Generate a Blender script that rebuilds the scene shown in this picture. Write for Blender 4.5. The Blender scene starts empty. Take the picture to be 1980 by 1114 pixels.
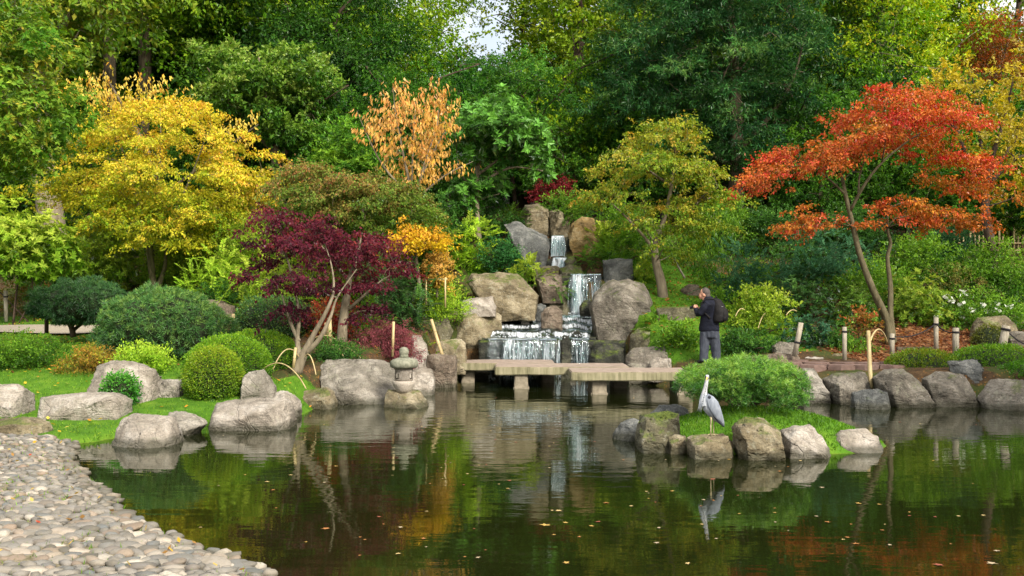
import bpy, bmesh, math, random
import numpy as np
from mathutils import Vector, Matrix, noise

# ------------------------------------------------------------------ camera, sky, sun, exposure
scene = bpy.context.scene
F = 1900.0; HZ = 575.0; EYE = 2.0          # focal length and horizon in photo pixels, eye height over the pond
cam_d = bpy.data.cameras.new('camera'); cam = bpy.data.objects.new('camera', cam_d)
scene.collection.objects.link(cam); scene.camera = cam
cam.location = (0, 0, EYE); cam.rotation_euler = (math.radians(90), 0, 0)
cam_d.sensor_width = 36.0; cam_d.lens = 36.0 * F / 1980.0
cam_d.shift_y = (HZ - 557.0) / 1980.0
cam_d.clip_start = 0.1; cam_d.clip_end = 2000.0

SUN_EL = math.radians(38); SUN_AZ = math.radians(148)     # clockwise from +Y: behind the camera, to the right
world = bpy.data.worlds.new('World'); scene.world = world; world.use_nodes = True
wn = world.node_tree; bg = wn.nodes['Background']
sky = wn.nodes.new('ShaderNodeTexSky'); sky.sky_type = 'NISHITA'; sky.sun_disc = False
sky.sun_elevation = SUN_EL; sky.sun_rotation = SUN_AZ
sky.air_density = 1.0; sky.dust_density = 7.0; sky.ozone_density = 1.0
wtc = wn.nodes.new('ShaderNodeTexCoord'); wno = wn.nodes.new('ShaderNodeTexNoise'); wno.inputs['Scale'].default_value = 2.6; wno.inputs['Detail'].default_value = 6
wmr = wn.nodes.new('ShaderNodeMapRange'); wmr.inputs[1].default_value = .30; wmr.inputs[2].default_value = .62; wmr.inputs[3].default_value = .25; wmr.inputs[4].default_value = .95
wmx = wn.nodes.new('ShaderNodeMix'); wmx.data_type = 'RGBA'; wmx.inputs[7].default_value = (5.9, 5.75, 5.5, 1)      # thin bright cloud over most of the sky
wn.links.new(wtc.outputs['Generated'], wno.inputs['Vector']); wn.links.new(wno.outputs['Fac'], wmr.inputs[0]); wn.links.new(wmr.outputs[0], wmx.inputs[0]); wn.links.new(sky.outputs[0], wmx.inputs[6])
wn.links.new(wmx.outputs[2], bg.inputs[0]); bg.inputs[1].default_value = 0.13
sun_d = bpy.data.lights.new('sun', 'SUN'); sun = bpy.data.objects.new('sun', sun_d)
scene.collection.objects.link(sun)
sun_d.energy = 2.6; sun_d.angle = math.radians(12); sun_d.color = (1.0, 0.93, 0.82)
sdir = Vector((math.sin(SUN_AZ) * math.cos(SUN_EL), math.cos(SUN_AZ) * math.cos(SUN_EL), math.sin(SUN_EL)))
sun.rotation_euler = sdir.to_track_quat('Z', 'Y').to_euler()
vs = scene.view_settings
vs.view_transform = 'Standard'; vs.look = 'None'; vs.exposure = 1.15; vs.gamma = 1.0; vs.use_curve_mapping = False
cy = scene.cycles
cy.use_denoising = True; cy.denoiser = 'OPENIMAGEDENOISE'; cy.denoising_input_passes = 'RGB_ALBEDO_NORMAL'
cy.max_bounces = 8; cy.diffuse_bounces = 3; cy.glossy_bounces = 4; cy.transmission_bounces = 4
cy.transparent_max_bounces = 8; cy.sample_clamp_indirect = 4.0
cy.caustics_reflective = False; cy.caustics_refractive = False

# ------------------------------------------------------------------ helpers
COL = scene.collection
def P(px, py, Y): return Vector(((px - 990) / F * Y, Y, EYE - (py - HZ) / F * Y))
def PXX(px, Y): return (px - 990) / F * Y
def Wp(px, py):
    Y = F * EYE / (py - HZ); return (PXX(px, Y), Y)
def S(h, k=1.0):
    h = h.lstrip('#'); c = [int(h[i:i + 2], 16) / 255 for i in (0, 2, 4)]
    return tuple(k * (x / 12.92 if x <= .04045 else ((x + .055) / 1.055) ** 2.4) for x in c)
def tag(o, label=None, cat=None, group=None, kind=None):
    if label: o['label'] = label
    if cat: o['category'] = cat
    if group: o['group'] = group
    if kind: o['kind'] = kind
    return o
def empty(name, loc):
    o = bpy.data.objects.new(name, None); COL.objects.link(o); o.location = loc; o.empty_display_size = .2
    return o
def link(name, me, mat=None, parent=None, origin=None):
    """mesh given in world coordinates becomes an object whose origin is `origin`"""
    o = bpy.data.objects.new(name, me); COL.objects.link(o)
    base = Vector((0, 0, 0))
    if parent is not None: base = parent_world(parent)
    if origin is not None:
        me.transform(Matrix.Translation(-Vector(origin))); o.location = Vector(origin) - base
    elif parent is not None:
        me.transform(Matrix.Translation(-base))
    if parent is not None: o.parent = parent
    if mat is not None and len(me.materials) == 0: me.materials.append(mat)
    return o
def parent_world(p):
    v = Vector(p.location)
    while p.parent is not None: p = p.parent; v += Vector(p.location)
    return v
def mesh_np(name, verts, faces, nper, smooth=False, fcol=None, attr='leafcol'):
    """verts (N,3); faces (M,nper) int"""
    me = bpy.data.meshes.new(name); n = len(verts); m = len(faces)
    me.vertices.add(n); me.vertices.foreach_set('co', np.ascontiguousarray(verts, dtype=np.float32).ravel())
    me.loops.add(m * nper); me.loops.foreach_set('vertex_index', np.ascontiguousarray(faces, dtype=np.int32).ravel())
    me.polygons.add(m); me.polygons.foreach_set('loop_start', np.arange(0, m * nper, nper, dtype=np.int32))
    me.polygons.foreach_set('use_smooth', np.full(m, smooth, dtype=bool))
    me.update(calc_edges=True)
    if fcol is not None:
        a = me.attributes.new(attr, 'FLOAT_COLOR', 'FACE')
        c = np.ones((m, 4), dtype=np.float32); c[:, :3] = fcol
        a.data.foreach_set('color', c.ravel())
    return me
def bm_mesh(name, bm, smooth=False):
    me = bpy.data.meshes.new(name); bm.to_mesh(me); bm.free()
    if smooth: me.polygons.foreach_set('use_smooth', np.ones(len(me.polygons), dtype=bool))
    me.update(); return me
def norm(a): return a / np.maximum(np.linalg.norm(a, axis=-1, keepdims=True), 1e-9)

class Tubes:
    """tapered, smoothly bent tubes collected in one mesh"""
    def __init__(s): s.v = []; s.f = []; s.n = 0
    def add(s, pts, radii, sides=6, cap=True, sub=3):
        pts = [Vector(p) for p in pts]
        if sub > 1 and len(pts) > 2:
            q = [pts[0] * 2 - pts[1]] + pts + [pts[-1] * 2 - pts[-2]]; rr = [radii[0]] + list(radii) + [radii[-1]]
            np_, nr = [], []
            for i in range(1, len(q) - 2):
                for k in range(sub):
                    t = k / sub; a, b, c, d = q[i - 1], q[i], q[i + 1], q[i + 2]
                    np_.append(.5 * ((2 * b) + (c - a) * t + (2 * a - 5 * b + 4 * c - d) * t * t + (3 * b - a - 3 * c + d) * t ** 3))
                    nr.append(rr[i] + (rr[i + 1] - rr[i]) * t)
            np_.append(pts[-1]); nr.append(radii[-1]); pts, radii = np_, nr
        ref = Vector((0.31, 0.87, 0.11)).normalized(); n0 = s.n
        for i, p in enumerate(pts):
            t = (pts[min(i + 1, len(pts) - 1)] - pts[max(i - 1, 0)])
            if t.length < 1e-9: t = Vector((0, 0, 1))
            t.normalize(); a = t.cross(ref)
            if a.length < .05: a = t.cross(Vector((1, 0, 0)))
            a.normalize(); b = t.cross(a)
            for k in range(sides):
                g = 2 * math.pi * k / sides
                s.v.append(p + (a * math.cos(g) + b * math.sin(g)) * radii[i])
        L = len(pts)
        for i in range(L - 1):
            for k in range(sides):
                k2 = (k + 1) % sides
                s.f.append((n0 + i * sides + k, n0 + i * sides + k2, n0 + (i + 1) * sides + k2, n0 + (i + 1) * sides + k))
        s.n += L * sides
        if cap:
            s.v.append(pts[-1]); s.v.append(pts[0])
            for k in range(sides):
                k2 = (k + 1) % sides
                j = n0 + (L - 1) * sides
                s.f.append((j + k, j + k2, s.n)); s.f.append((n0 + k2, n0 + k, s.n + 1))
            s.n += 2
    def mesh(s, name):
        me = bpy.data.meshes.new(name); me.from_pydata([tuple(v) for v in s.v], [], s.f)
        me.polygons.foreach_set('use_smooth', np.ones(len(me.polygons), dtype=bool)); me.update(); return me

# ------------------------------------------------------------------ materials
def newmat(name):
    m = bpy.data.materials.new(name); m.use_nodes = True; t = m.node_tree; t.nodes.clear()
    out = t.nodes.new('ShaderNodeOutputMaterial'); return m, t, out
class NB:
    def __init__(s, t): s.t = t
    def n(s, typ, **kw):
        x = s.t.nodes.new(typ)
        for k, v in kw.items():
            if k == 'i':
                for a, b in v.items():
                    if isinstance(b, bpy.types.NodeSocket): s.t.links.new(b, x.inputs[a])
                    else: x.inputs[a].default_value = b
            else: setattr(x, k, v)
        return x
    def noise(s, vec, scale, detail=4, rough=.55, dist=0):
        return s.n('ShaderNodeTexNoise', i={'Vector': vec, 'Scale': scale, 'Detail': detail, 'Roughness': rough, 'Distortion': dist}).outputs['Fac']
    def ramp(s, fac, stops, interp='LINEAR'):
        r = s.n('ShaderNodeValToRGB', i={0: fac}); e = r.color_ramp.elements; r.color_ramp.interpolation = interp
        while len(e) < len(stops): e.new(.5)
        for k, (p, c) in enumerate(stops):
            e[k].position = p; e[k].color = (*c, 1) if len(c) == 3 else c
        return r.outputs[0]
    def mix(s, fac, a, b, mode='MIX'):
        x = s.n('ShaderNodeMix', data_type='RGBA', blend_type=mode)
        for idx, v in ((0, fac), (6, a), (7, b)):
            if isinstance(v, bpy.types.NodeSocket): s.t.links.new(v, x.inputs[idx])
            else: x.inputs[idx].default_value = (*v, 1) if isinstance(v, tuple) and len(v) == 3 else v
        return x.outputs[2]
    def math(s, op, a, b=0.0, clamp=False):
        x = s.n('ShaderNodeMath', operation=op, use_clamp=clamp)
        for i, v in enumerate((a, b)):
            if isinstance(v, bpy.types.NodeSocket): s.t.links.new(v, x.inputs[i])
            else: x.inputs[i].default_value = v
        return x.outputs[0]
    def rng(s, v, a, b, c=0., d=1.):
        x = s.n('ShaderNodeMapRange', i={0: v, 1: a, 2: b, 3: c, 4: d}); x.interpolation_type = 'SMOOTHSTEP'; return x.outputs[0]
    def map(s, vec, sc, rot=(0, 0, 0)):
        return s.n('ShaderNodeMapping', i={'Vector': vec, 'Scale': sc, 'Rotation': rot}).outputs[0]
    def bump(s, h, strength, dist, normal=None):
        i = {'Height': h, 'Strength': strength, 'Distance': dist}
        if normal is not None: i['Normal'] = normal
        return s.n('ShaderNodeBump', i=i).outputs[0]

def mat_rock(name, dark, mid, pale, lichen=.35, moss=.25, lich_col=None, vein=.12):
    m, t, out = newmat(name); b = NB(t)
    g = b.n('ShaderNodeNewGeometry'); pos = g.outputs['Position']; nrm = g.outputs['Normal']
    oi = b.n('ShaderNodeObjectInfo').outputs['Random']
    rx = b.n('ShaderNodeCombineXYZ', i={0: b.math('MULTIPLY', oi, 37.), 1: b.math('MULTIPLY', oi, 11.), 2: b.math('MULTIPLY', oi, 23.)}).outputs[0]
    p = b.n('ShaderNodeVectorMath', operation='ADD', i={0: pos, 1: rx}).outputs[0]
    c = b.ramp(b.noise(p, 2.2, 6, .62, .6), [(.32, dark), (.5, mid), (.66, pale)])
    st = b.noise(b.map(p, (2.0, 2.0, 9.0), (.5, .35, 0)), 1.6, 5, .6, 1.2)
    c = b.mix(b.math('MULTIPLY', b.rng(st, .52, .68), .55), c, tuple(x * .45 for x in mid))
    c = b.mix(b.math('MULTIPLY', b.rng(b.noise(p, 42, 4, .75), .42, .70), .5), c, tuple(x * .4 for x in dark))
    lf = b.rng(b.noise(p, 5.5, 5, .7, .4), .56, .66)
    c = b.mix(b.math('MULTIPLY', lf, lichen), c, lich_col or (.30, .30, .22))
    lf2 = b.rng(b.noise(p, 17, 3, .6), .60, .68)
    c = b.mix(b.math('MULTIPLY', lf2, lichen * .8), c, (.33, .33, .28))
    vr = b.n('ShaderNodeTexNoise', i={'Vector': p, 'Scale': 1.1, 'Detail': 4, 'Distortion': 1.5}).outputs['Fac']
    vf = b.rng(b.math('ABSOLUTE', b.math('SUBTRACT', vr, .5)), .0, .018, 1., 0.)
    c = b.mix(b.math('MULTIPLY', vf, vein), c, tuple(x * .35 for x in dark))
    up = b.n('ShaderNodeSeparateXYZ', i={0: nrm}).outputs[2]
    mf = b.math('MULTIPLY', b.rng(up, .35, .85), b.rng(b.noise(p, 3.0, 5, .65), .62 - moss * .35, .74 - moss * .35))
    mcol = b.ramp(b.noise(p, 30, 2), [(.3, (.035, .06, .008)), (.7, (.11, .14, .02))])
    c = b.mix(b.math('MULTIPLY', mf, min(1, .35 + moss)), c, mcol)
    z = b.n('ShaderNodeSeparateXYZ', i={0: pos}).outputs[2]
    wet = b.rng(b.math('ADD', z, b.math('MULTIPLY', b.noise(p, 4, 3), .16)), .13, .23, 1., 0.)
    c = b.mix(b.math('MULTIPLY', wet, .75), c, (.035, .035, .018))
    h = b.math('ADD', b.noise(p, 9, 8, .68, .5), b.math('MULTIPLY', st, .6))
    h = b.math('SUBTRACT', h, b.math('MULTIPLY', vf, .25))
    bs = b.n('ShaderNodeBsdfPrincipled', i={'Base Color': c, 'Roughness': b.rng(wet, 0, 1, .85, .45), 'Normal': b.bump(h, .8, .07)})
    bs.inputs['Specular IOR Level'].default_value = .3
    t.links.new(bs.outputs[0], out.inputs[0]); return m
def RC(h): return S(h, .68)
MR = {
 'grey': mat_rock('grey_stone', RC('#6a655a'), RC('#9c968a'), RC('#c6c0b4'), .35, .12),
 'pale': mat_rock('pale_stone', RC('#857d70'), RC('#b3aa9d'), RC('#d6cfc4'), .3, .06),
 'tan': mat_rock('tan_stone', RC('#635944'), RC('#94886c'), RC('#bbb094'), .4, .42),
 'gold': mat_rock('golden_stone', RC('#7d6640'), RC('#b3965f'), RC('#d3bb8a'), .25, .15),
 'slate': mat_rock('slate_stone', RC('#454746'), RC('#6f7270'), RC('#a0a19c'), .35, .12, (.24, .25, .23)),
 'dark': mat_rock('dark_stone', RC('#58544a'), RC('#878074'), RC('#b0a99c'), .4, .25),
 'mossy': mat_rock('mossy_stone', RC('#4b4838'), RC('#757058'), RC('#96917c'), .35, .7),
 'wet': mat_rock('wet_stone', RC('#20231e'), RC('#3a3c34'), RC('#585848'), .08, .5),
 'brown': mat_rock('brown_stone', RC('#5a5145'), RC('#807263'), RC('#9e9080'), .25, .12),
}
def mat_simple(name, c1, c2, scale=8, rough=.8, bump=.3, bdist=.01, stretch=(1, 1, 1), spec=.3):
    m, t, out = newmat(name); b = NB(t)
    pos = b.n('ShaderNodeNewGeometry').outputs['Position']
    p = b.map(pos, stretch)
    n1 = b.noise(p, scale, 5, .6, .3)
    c = b.ramp(n1, [(.3, c1), (.7, c2)])
    bs = b.n('ShaderNodeBsdfPrincipled', i={'Base Color': c, 'Roughness': rough, 'Normal': b.bump(b.noise(p, scale * 3, 4, .6), bump, bdist)})
    bs.inputs['Specular IOR Level'].default_value = spec
    t.links.new(bs.outputs[0], out.inputs[0]); return m
def mat_leaf(name, gloss=.15, trans=.35, rough=.5):
    m, t, out = newmat(name); b = NB(t)
    a = b.n('ShaderNodeAttribute', attribute_name='leafcol').outputs['Color']
    oc = b.n('ShaderNodeObjectInfo').outputs['Color']
    c = b.mix(1.0, a, oc, 'MULTIPLY')
    d = b.n('ShaderNodeBsdfDiffuse', i={'Color': c})
    hs = b.n('ShaderNodeHueSaturation', i={'Saturation': 1.1, 'Value': 1.25, 'Color': c})
    tr = b.n('ShaderNodeBsdfTranslucent', i={'Color': hs.outputs[0]})
    mx = b.n('ShaderNodeMixShader', i={0: trans, 1: d.outputs[0], 2: tr.outputs[0]})
    gl = b.n('ShaderNodeBsdfGlossy', i={'Color': (.9, .95, .9, 1), 'Roughness': rough})
    fr = b.n('ShaderNodeFresnel', i={'IOR': 1.35}).outputs[0]
    mx2 = b.n('ShaderNodeMixShader', i={0: b.math('MULTIPLY', fr, gloss), 1: mx.outputs[0], 2: gl.outputs[0]})
    t.links.new(mx2.outputs[0], out.inputs[0]); return m
M_LEAF = mat_leaf('leaf', .12, .38, .6)
M_GLOSSY = mat_leaf('glossy_leaf', .55, .25, .4)
M_NEEDLE = mat_leaf('needle', .15, .25, .6)
M_BARK = mat_simple('grey_bark', S('#3a3228'), S('#6e6350'), 6, .9, .6, .02, (2, 2, .5))
M_BARK_PALE = mat_simple('pale_bark', S('#5c5444'), S('#8a806c'), 6, .9, .4, .01, (2, 2, .5))
M_BARK_MOSS = mat_simple('mossy_bark', S('#3f3b26', .9), S('#6f6850', .9), 6, .9, .5, .015, (2, 2, .6))
M_BARK_DARK = mat_simple('dark_bark', S('#2a211a'), S('#54453a'), 6, .9, .6, .02, (2, 2, .5))
M_BAMBOO = mat_simple('bamboo_cane', S('#94825a'), S('#bfae82'), 5, .5, .15, .003, (1, 1, .3))
M_POST = mat_simple('weathered_wood', S('#76705f'), S('#a39c8e'), 12, .9, .4, .004, (3, 3, .4))
M_ROPE = mat_simple('black_rope', S('#17161a'), S('#2b2a2e'), 60, .9, .4, .004)
M_LANTERN = mat_simple('lantern_granite', S('#8a8276'), S('#b3aba0'), 30, .85, .35, .004)
# ------------------------------------------------------------------ terrain
pond = [Wp(*q) for q in [(520, 1114), (440, 1084), (300, 1030), (200, 952), (140, 893), (150, 862), (222, 848), (400, 824), (560, 810), (640, 780),
        (745, 770), (830, 748)]] + [(-1.45, 22.6), (-1.3, 24.6), (2.7, 24.6), (3.1, 22.6), (3.75, 21.3), (4.4, 20.0), (5.2, 19.2), (5.9, 18.9), (7.2, 18.5), (9.5, 18.2),
        (11.2, 17), (11.0, 12), (9.5, 7), (6, 4), (1, 4.2), (-.6, 5.3)]
pond = np.array(pond)
def sdist(X, Y, poly):
    """signed distance, negative inside"""
    X = np.asarray(X, float); Y = np.asarray(Y, float); best = np.full(X.shape, 1e9); ins = np.zeros(X.shape, bool)
    n = len(poly)
    for i in range(n):
        ax, ay = poly[i]; bx, by = poly[(i + 1) % n]; dx, dy = bx - ax, by - ay
        t = np.clip(((X - ax) * dx + (Y - ay) * dy) / (dx * dx + dy * dy + 1e-12), 0, 1)
        best = np.minimum(best, np.hypot(X - ax - t * dx, Y - ay - t * dy))
        c = ((ay > Y) != (by > Y)) & (X < (bx - ax) * (Y - ay) / (by - ay + 1e-12) + ax)
        ins ^= c
    return np.where(ins, -best, best)
ctl = []
for px, py, Yd in [(0, 842, 13.5), (100, 785, 16), (100, 722, 18.5), (100, 662, 22), (50, 636, 24.5), (200, 636, 24.5), (50, 605, 28), (0, 560, 32), (330, 692, 19.5), (410, 772, 16.5), (500, 700, 19.5),
                   (575, 718, 18.3), (570, 737, 17.5), (665, 657, 21), (700, 690, 20), (420, 640, 22.5), (305, 562, 27), (450, 585, 25), (600, 600, 24), (760, 640, 22.8), (830, 610, 25), (860, 600, 26), (900, 520, 28.5), (880, 450, 31.5),
                   (1000, 520, 28.5), (1280, 577, 26), (1220, 500, 29), (1300, 645, 23.2), (1350, 707, 21.5), (1376, 706, 21.75), (1370, 570, 26.8), (1450, 700, 21), (1600, 708, 20), (1725, 667, 22.5), (1800, 645, 24), (1900, 655, 23.5), (1960, 690, 20.5), (1850, 708, 19.6), (1900, 600, 27),
                   (1900, 500, 32), (1500, 600, 25.5), (1650, 570, 27), (1500, 490, 31), (1350, 490, 31), (1160, 440, 32), (1000, 420, 33), (700, 520, 29), (500, 520, 30), (300, 520, 31)]:
    v = P(px, py, Yd); ctl.append((v.x, v.y, v.z))
ctl += [(-16, 14, .3), (-16, 20, .9), (-18, 28, 1.8), (-18, 36, 3), (-30, 20, 1), (-30, 45, 3.5), (0, 40, 5.2), (-12, 40, 4), (12, 40, 4.8), (20, 30, 3), (20, 20, 1), (0, 55, 6), (-25, 60, 5), (25, 60, 6), (30, 40, 4.5),
        (-8, 8, .25), (-12, 8, .35), (-5, 5, .2), (-3, 2, .25), (0, 0, .3), (6, 1, .3), (18, 4, .3), (20, 12, .5), (-20, 2, .4), (0, -12, .4), (-15, -12, .5), (18, -10, .4)]
ctl = np.array(ctl)
def tps(r2): return np.where(r2 > 0, .5 * r2 * np.log(np.maximum(r2, 1e-12)), 0.)
n = len(ctl); A = np.zeros((n + 3, n + 3)); d2 = ((ctl[:, None, :2] - ctl[None, :, :2]) ** 2).sum(-1)
A[:n, :n] = tps(d2) + np.eye(n) * .4; A[:n, n] = 1; A[:n, n + 1:n + 3] = ctl[:, :2]; A[n, :n] = 1; A[n + 1:n + 3, :n] = ctl[:, :2].T
wts = np.linalg.solve(A, np.concatenate([ctl[:, 2], np.zeros(3)]))
ISL = (3.42, 13.75, 1.75, 1.35)       # the islet: centre and radii
STEP = [(24.35, 24.95, .95), (24.95, 25.85, 1.2), (25.85, 27.25, 1.5), (27.25, 29.1, 2.62), (29.1, 30.6, 3.85)]
def ground(X, Y):
    X = np.atleast_1d(np.asarray(X, float)); Y = np.atleast_1d(np.asarray(Y, float)); sh = X.shape
    x = np.clip(X.ravel(), -32, 32); y = np.clip(Y.ravel(), -14, 62); z = np.zeros(len(x))
    for i in range(0, len(x), 20000):
        sl = slice(i, i + 20000)
        d = (x[sl, None] - ctl[None, :, 0]) ** 2 + (y[sl, None] - ctl[None, :, 1]) ** 2
        z[sl] = tps(d) @ wts[:n] + wts[n] + wts[n + 1] * x[sl] + wts[n + 2] * y[sl]
    z = np.maximum(z, .12).reshape(sh) + .16 * np.clip(Y - 47, 0, 70)
    sd = sdist(X, Y, pond)
    s = np.clip(sd / .6, 0, 1); s = s * s * (3 - 2 * s)
    land = .03 + (z - .03) * s
    bed = -.06 - .75 * (1 - np.exp(np.minimum(sd, 0) / 1.6))
    out = np.where(sd > 0, land, bed)
    # stream bed under the cascade
    for y0, y1, zz in STEP:
        xc = .75 + np.clip((Y - 26) * .22, -.2, .9); hw = np.where(Y < 27.2, 1.9, .9)
        k = (Y > y0 - .35) & (Y <= y1 - .0) & (np.abs(X - xc) < hw)
        out = np.where(k, np.minimum(out, zz - .3), out)
    e = ((X - ISL[0]) / ISL[2]) ** 2 + ((Y - ISL[1]) / ISL[3]) ** 2
    isl = .46 * (1 - e) - .1 * np.clip(e - 1, 0, 4)
    return np.maximum(out, np.where(e < 2.2, isl, -9))
def gz(x, y): return float(ground([x], [y])[0])

def axis(core0, core1, step, lo, hi):
    a = list(np.arange(core0, core1 + 1e-6, step)); d = step; p = core0
    while p > lo: d *= 1.35; p -= d; a.insert(0, p)
    d = step; p = core1
    while p < hi: d *= 1.35; p += d; a.append(p)
    return np.array(a)
gx = axis(-14, 14, .2, -420, 420); gy = axis(3, 34, .2, -120, 700)
GX, GY = np.meshgrid(gx, gy); GZ = ground(GX, GY)
rough = np.array([noise.noise((a * .9, b * .9, 3.1)) * .05 + noise.noise((a * 3.1, b * 3.1, 1.)) * .02 for a, b in zip(GX.ravel(), GY.ravel())]).reshape(GX.shape)
GZ = GZ + rough * (np.abs(GX) < 40)
nx, ny = len(gx), len(gy)
idx = np.arange(nx * ny).reshape(ny, nx)
gf = np.stack([idx[:-1, :-1], idx[:-1, 1:], idx[1:, 1:], idx[1:, :-1]], -1).reshape(-1, 4)
g_me = mesh_np('ground', np.stack([GX, GY, GZ], -1).reshape(-1, 3), gf, 4, True)
lawns = [np.array([(-30, 12.6), (-5.9, 13.3), (-5, 13.9), (-4.2, 15.2), (-3.3, 16.4), (-2.3, 17.6), (-2.0, 19.0), (-3.1, 19.3), (-4.3, 17.7), (-5.6, 18.6), (-6.6, 19.4), (-7.6, 22.6), (-8.4, 24), (-9, 27.4), (-30, 27.4)]),
         np.array([(3.3, 22.6), (4.2, 21.9), (6.8, 22.0), (7.4, 24.4), (7.0, 28), (4, 30), (2.6, 29)]), np.array([(-.6, 26.3), (.5, 26.6), (.7, 28.4), (-1.5, 29)]),
         np.array([(ISL[0] + 2.2 * math.cos(a), ISL[1] + 1.7 * math.sin(a)) for a in np.linspace(0, 6.2, 16)])]
litter = np.array([(7.2, 20.3), (9.5, 20.6), (11.5, 21), (12.5, 24.5), (8.8, 25), (7, 22.5)])
lm = np.max([np.clip(.5 - sdist(GX, GY, q) / .5, 0, 1) for q in lawns], 0); lt = np.clip(.5 - sdist(GX, GY, litter) / .9, 0, 1)
beach_m = np.clip(.5 - sdist(GX, GY, np.array([(-30, 12.4), (-5.9, 13.1), (-5.0, 13.6), (-5.4, 12.4), (-4.2, 10), (-1.7, 7), (0, 4.5), (-4, -6), (-30, -6)])) / .3, 0, 1)
ca = g_me.attributes.new('cover', 'FLOAT_COLOR', 'POINT')
cc = np.stack([lm, lt, beach_m, np.ones_like(lm)], -1).astype(np.float32); ca.data.foreach_set('color', cc.ravel())
m, t, out = newmat('garden_soil_and_turf'); b = NB(t)
pos = b.n('ShaderNodeNewGeometry').outputs['Position']
cov = b.n('ShaderNodeSeparateColor', i={0: b.n('ShaderNodeAttribute', attribute_name='cover').outputs['Color']})
soil = b.ramp(b.noise(pos, 6, 6, .7), [(.3, S('#2a2117')), (.55, S('#4a3a28')), (.75, S('#6a5638'))])
soil = b.mix(b.rng(b.noise(pos, 1.1, 4), .45, .6), soil, S('#3b4420'))
spk = b.n('ShaderNodeTexVoronoi', i={'Vector': pos, 'Scale': 14.}); spk2 = b.rng(spk.outputs['Distance'], .1, .3, 1., 0.)
soil = b.mix(b.math('MULTIPLY', spk2, .5), soil, S('#9b6a33'))
turf = b.ramp(b.noise(pos, 2.5, 5, .65), [(.3, S('#365a12')), (.5, S('#4c741a')), (.72, S('#6b8a28'))])
turf = b.mix(b.math('MULTIPLY', b.rng(b.noise(pos, 40, 2), .35, .7), .4), turf, S('#2c4d0e'))
lit = b.ramp(b.n('ShaderNodeTexVoronoi', i={'Vector': pos, 'Scale': 9.}).outputs['Color'], [(.2, S('#3c2a1a')), (.5, S('#65422a')), (.8, S('#84603e'))])
mask = b.rng(b.math('ADD', cov.outputs[0], b.math('MULTIPLY', b.math('SUBTRACT', b.noise(pos, 3, 4), .5), .5)), .42, .6)
lmask = b.rng(b.math('ADD', cov.outputs[1], b.math('MULTIPLY', b.math('SUBTRACT', b.noise(pos, 2, 4), .5), .7)), .4, .6)
c = b.mix(mask, soil, turf); c = b.mix(lmask, c, lit)
grit = b.ramp(b.noise(pos, 30, 3), [(.3, S('#5a5340')), (.7, S('#8c846c'))]); c = b.mix(cov.outputs[2], c, grit)
z = b.n('ShaderNodeSeparateXYZ', i={0: pos}).outputs[2]
bedc = b.ramp(b.noise(pos, 5, 5, .7), [(.3, S('#2e2a12')), (.6, S('#5d5326')), (.8, S('#857744'))])
c = b.mix(b.rng(z, -.03, .02, 1., 0.), c, bedc)
bs = b.n('ShaderNodeBsdfPrincipled', i={'Base Color': c, 'Roughness': .95, 'Normal': b.bump(b.noise(pos, 25, 5, .7), .7, .03)})
bs.inputs['Specular IOR Level'].default_value = .15
t.links.new(bs.outputs[0], out.inputs[0])
tag(link('ground', g_me, m), 'planted garden ground rising in a bank behind the pond', 'ground', kind='structure')

# ------------------------------------------------------------------ pond water
def mat_water():
    m, t, out = newmat('pond_water'); b = NB(t)
    pos = b.n('ShaderNodeNewGeometry').outputs['Position']
    # ripples run outward from the foot of the cascade and die away across the pond
    dv = b.n('ShaderNodeVectorMath', operation='DISTANCE', i={0: pos, 1: (.6, 22.0, 0.)}).outputs['Value']
    amp = b.rng(dv, 2., 14., 1., .24)
    n1 = b.noise(b.map(pos, (.7, 2.0, 1.)), 2.6, 3, .5, .3)
    n2 = b.noise(b.map(pos, (.5, 1.0, 1.)), .9, 2, .5)
    h = b.math('ADD', b.math('MULTIPLY', n1, .35), b.math('MULTIPLY', n2, .8))
    h = b.math('MULTIPLY', h, amp)
    nb = b.bump(h, .30, .06)
    fr = b.n('ShaderNodeFresnel', i={'IOR': 1.34, 'Normal': nb}).outputs[0]
    fr = b.math('MULTIPLY', fr, 1.12, True)
    gl = b.n('ShaderNodeBsdfGlossy', i={'Color': (.95, .97, .93, 1), 'Roughness': .025, 'Normal': nb})
    trn = b.n('ShaderNodeBsdfTransparent', i={'Color': (.42, .44, .22, 1)})
    murk = b.n('ShaderNodeBsdfDiffuse', i={'Color': (.016, .022, .005, 1)})
    body = b.n('ShaderNodeMixShader', i={0: .45, 1: trn.outputs[0], 2: murk.outputs[0]})
    mx = b.n('ShaderNodeMixShader', i={0: fr, 1: body.outputs[0], 2: gl.outputs[0]})
    t.links.new(mx.outputs[0], out.inputs[0]); return m
M_WATER = mat_water()
bm = bmesh.new()
pw = np.array([(-9, 3), (20, 3), (20, 26), (-9, 26)])
f = bm.faces.new([bm.verts.new((x, y, 0)) for x, y in pw])
tag(link('pond', bm_mesh('pond', bm), M_WATER), 'still dark green garden pond mirroring the trees', 'pond', kind='structure')

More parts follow.
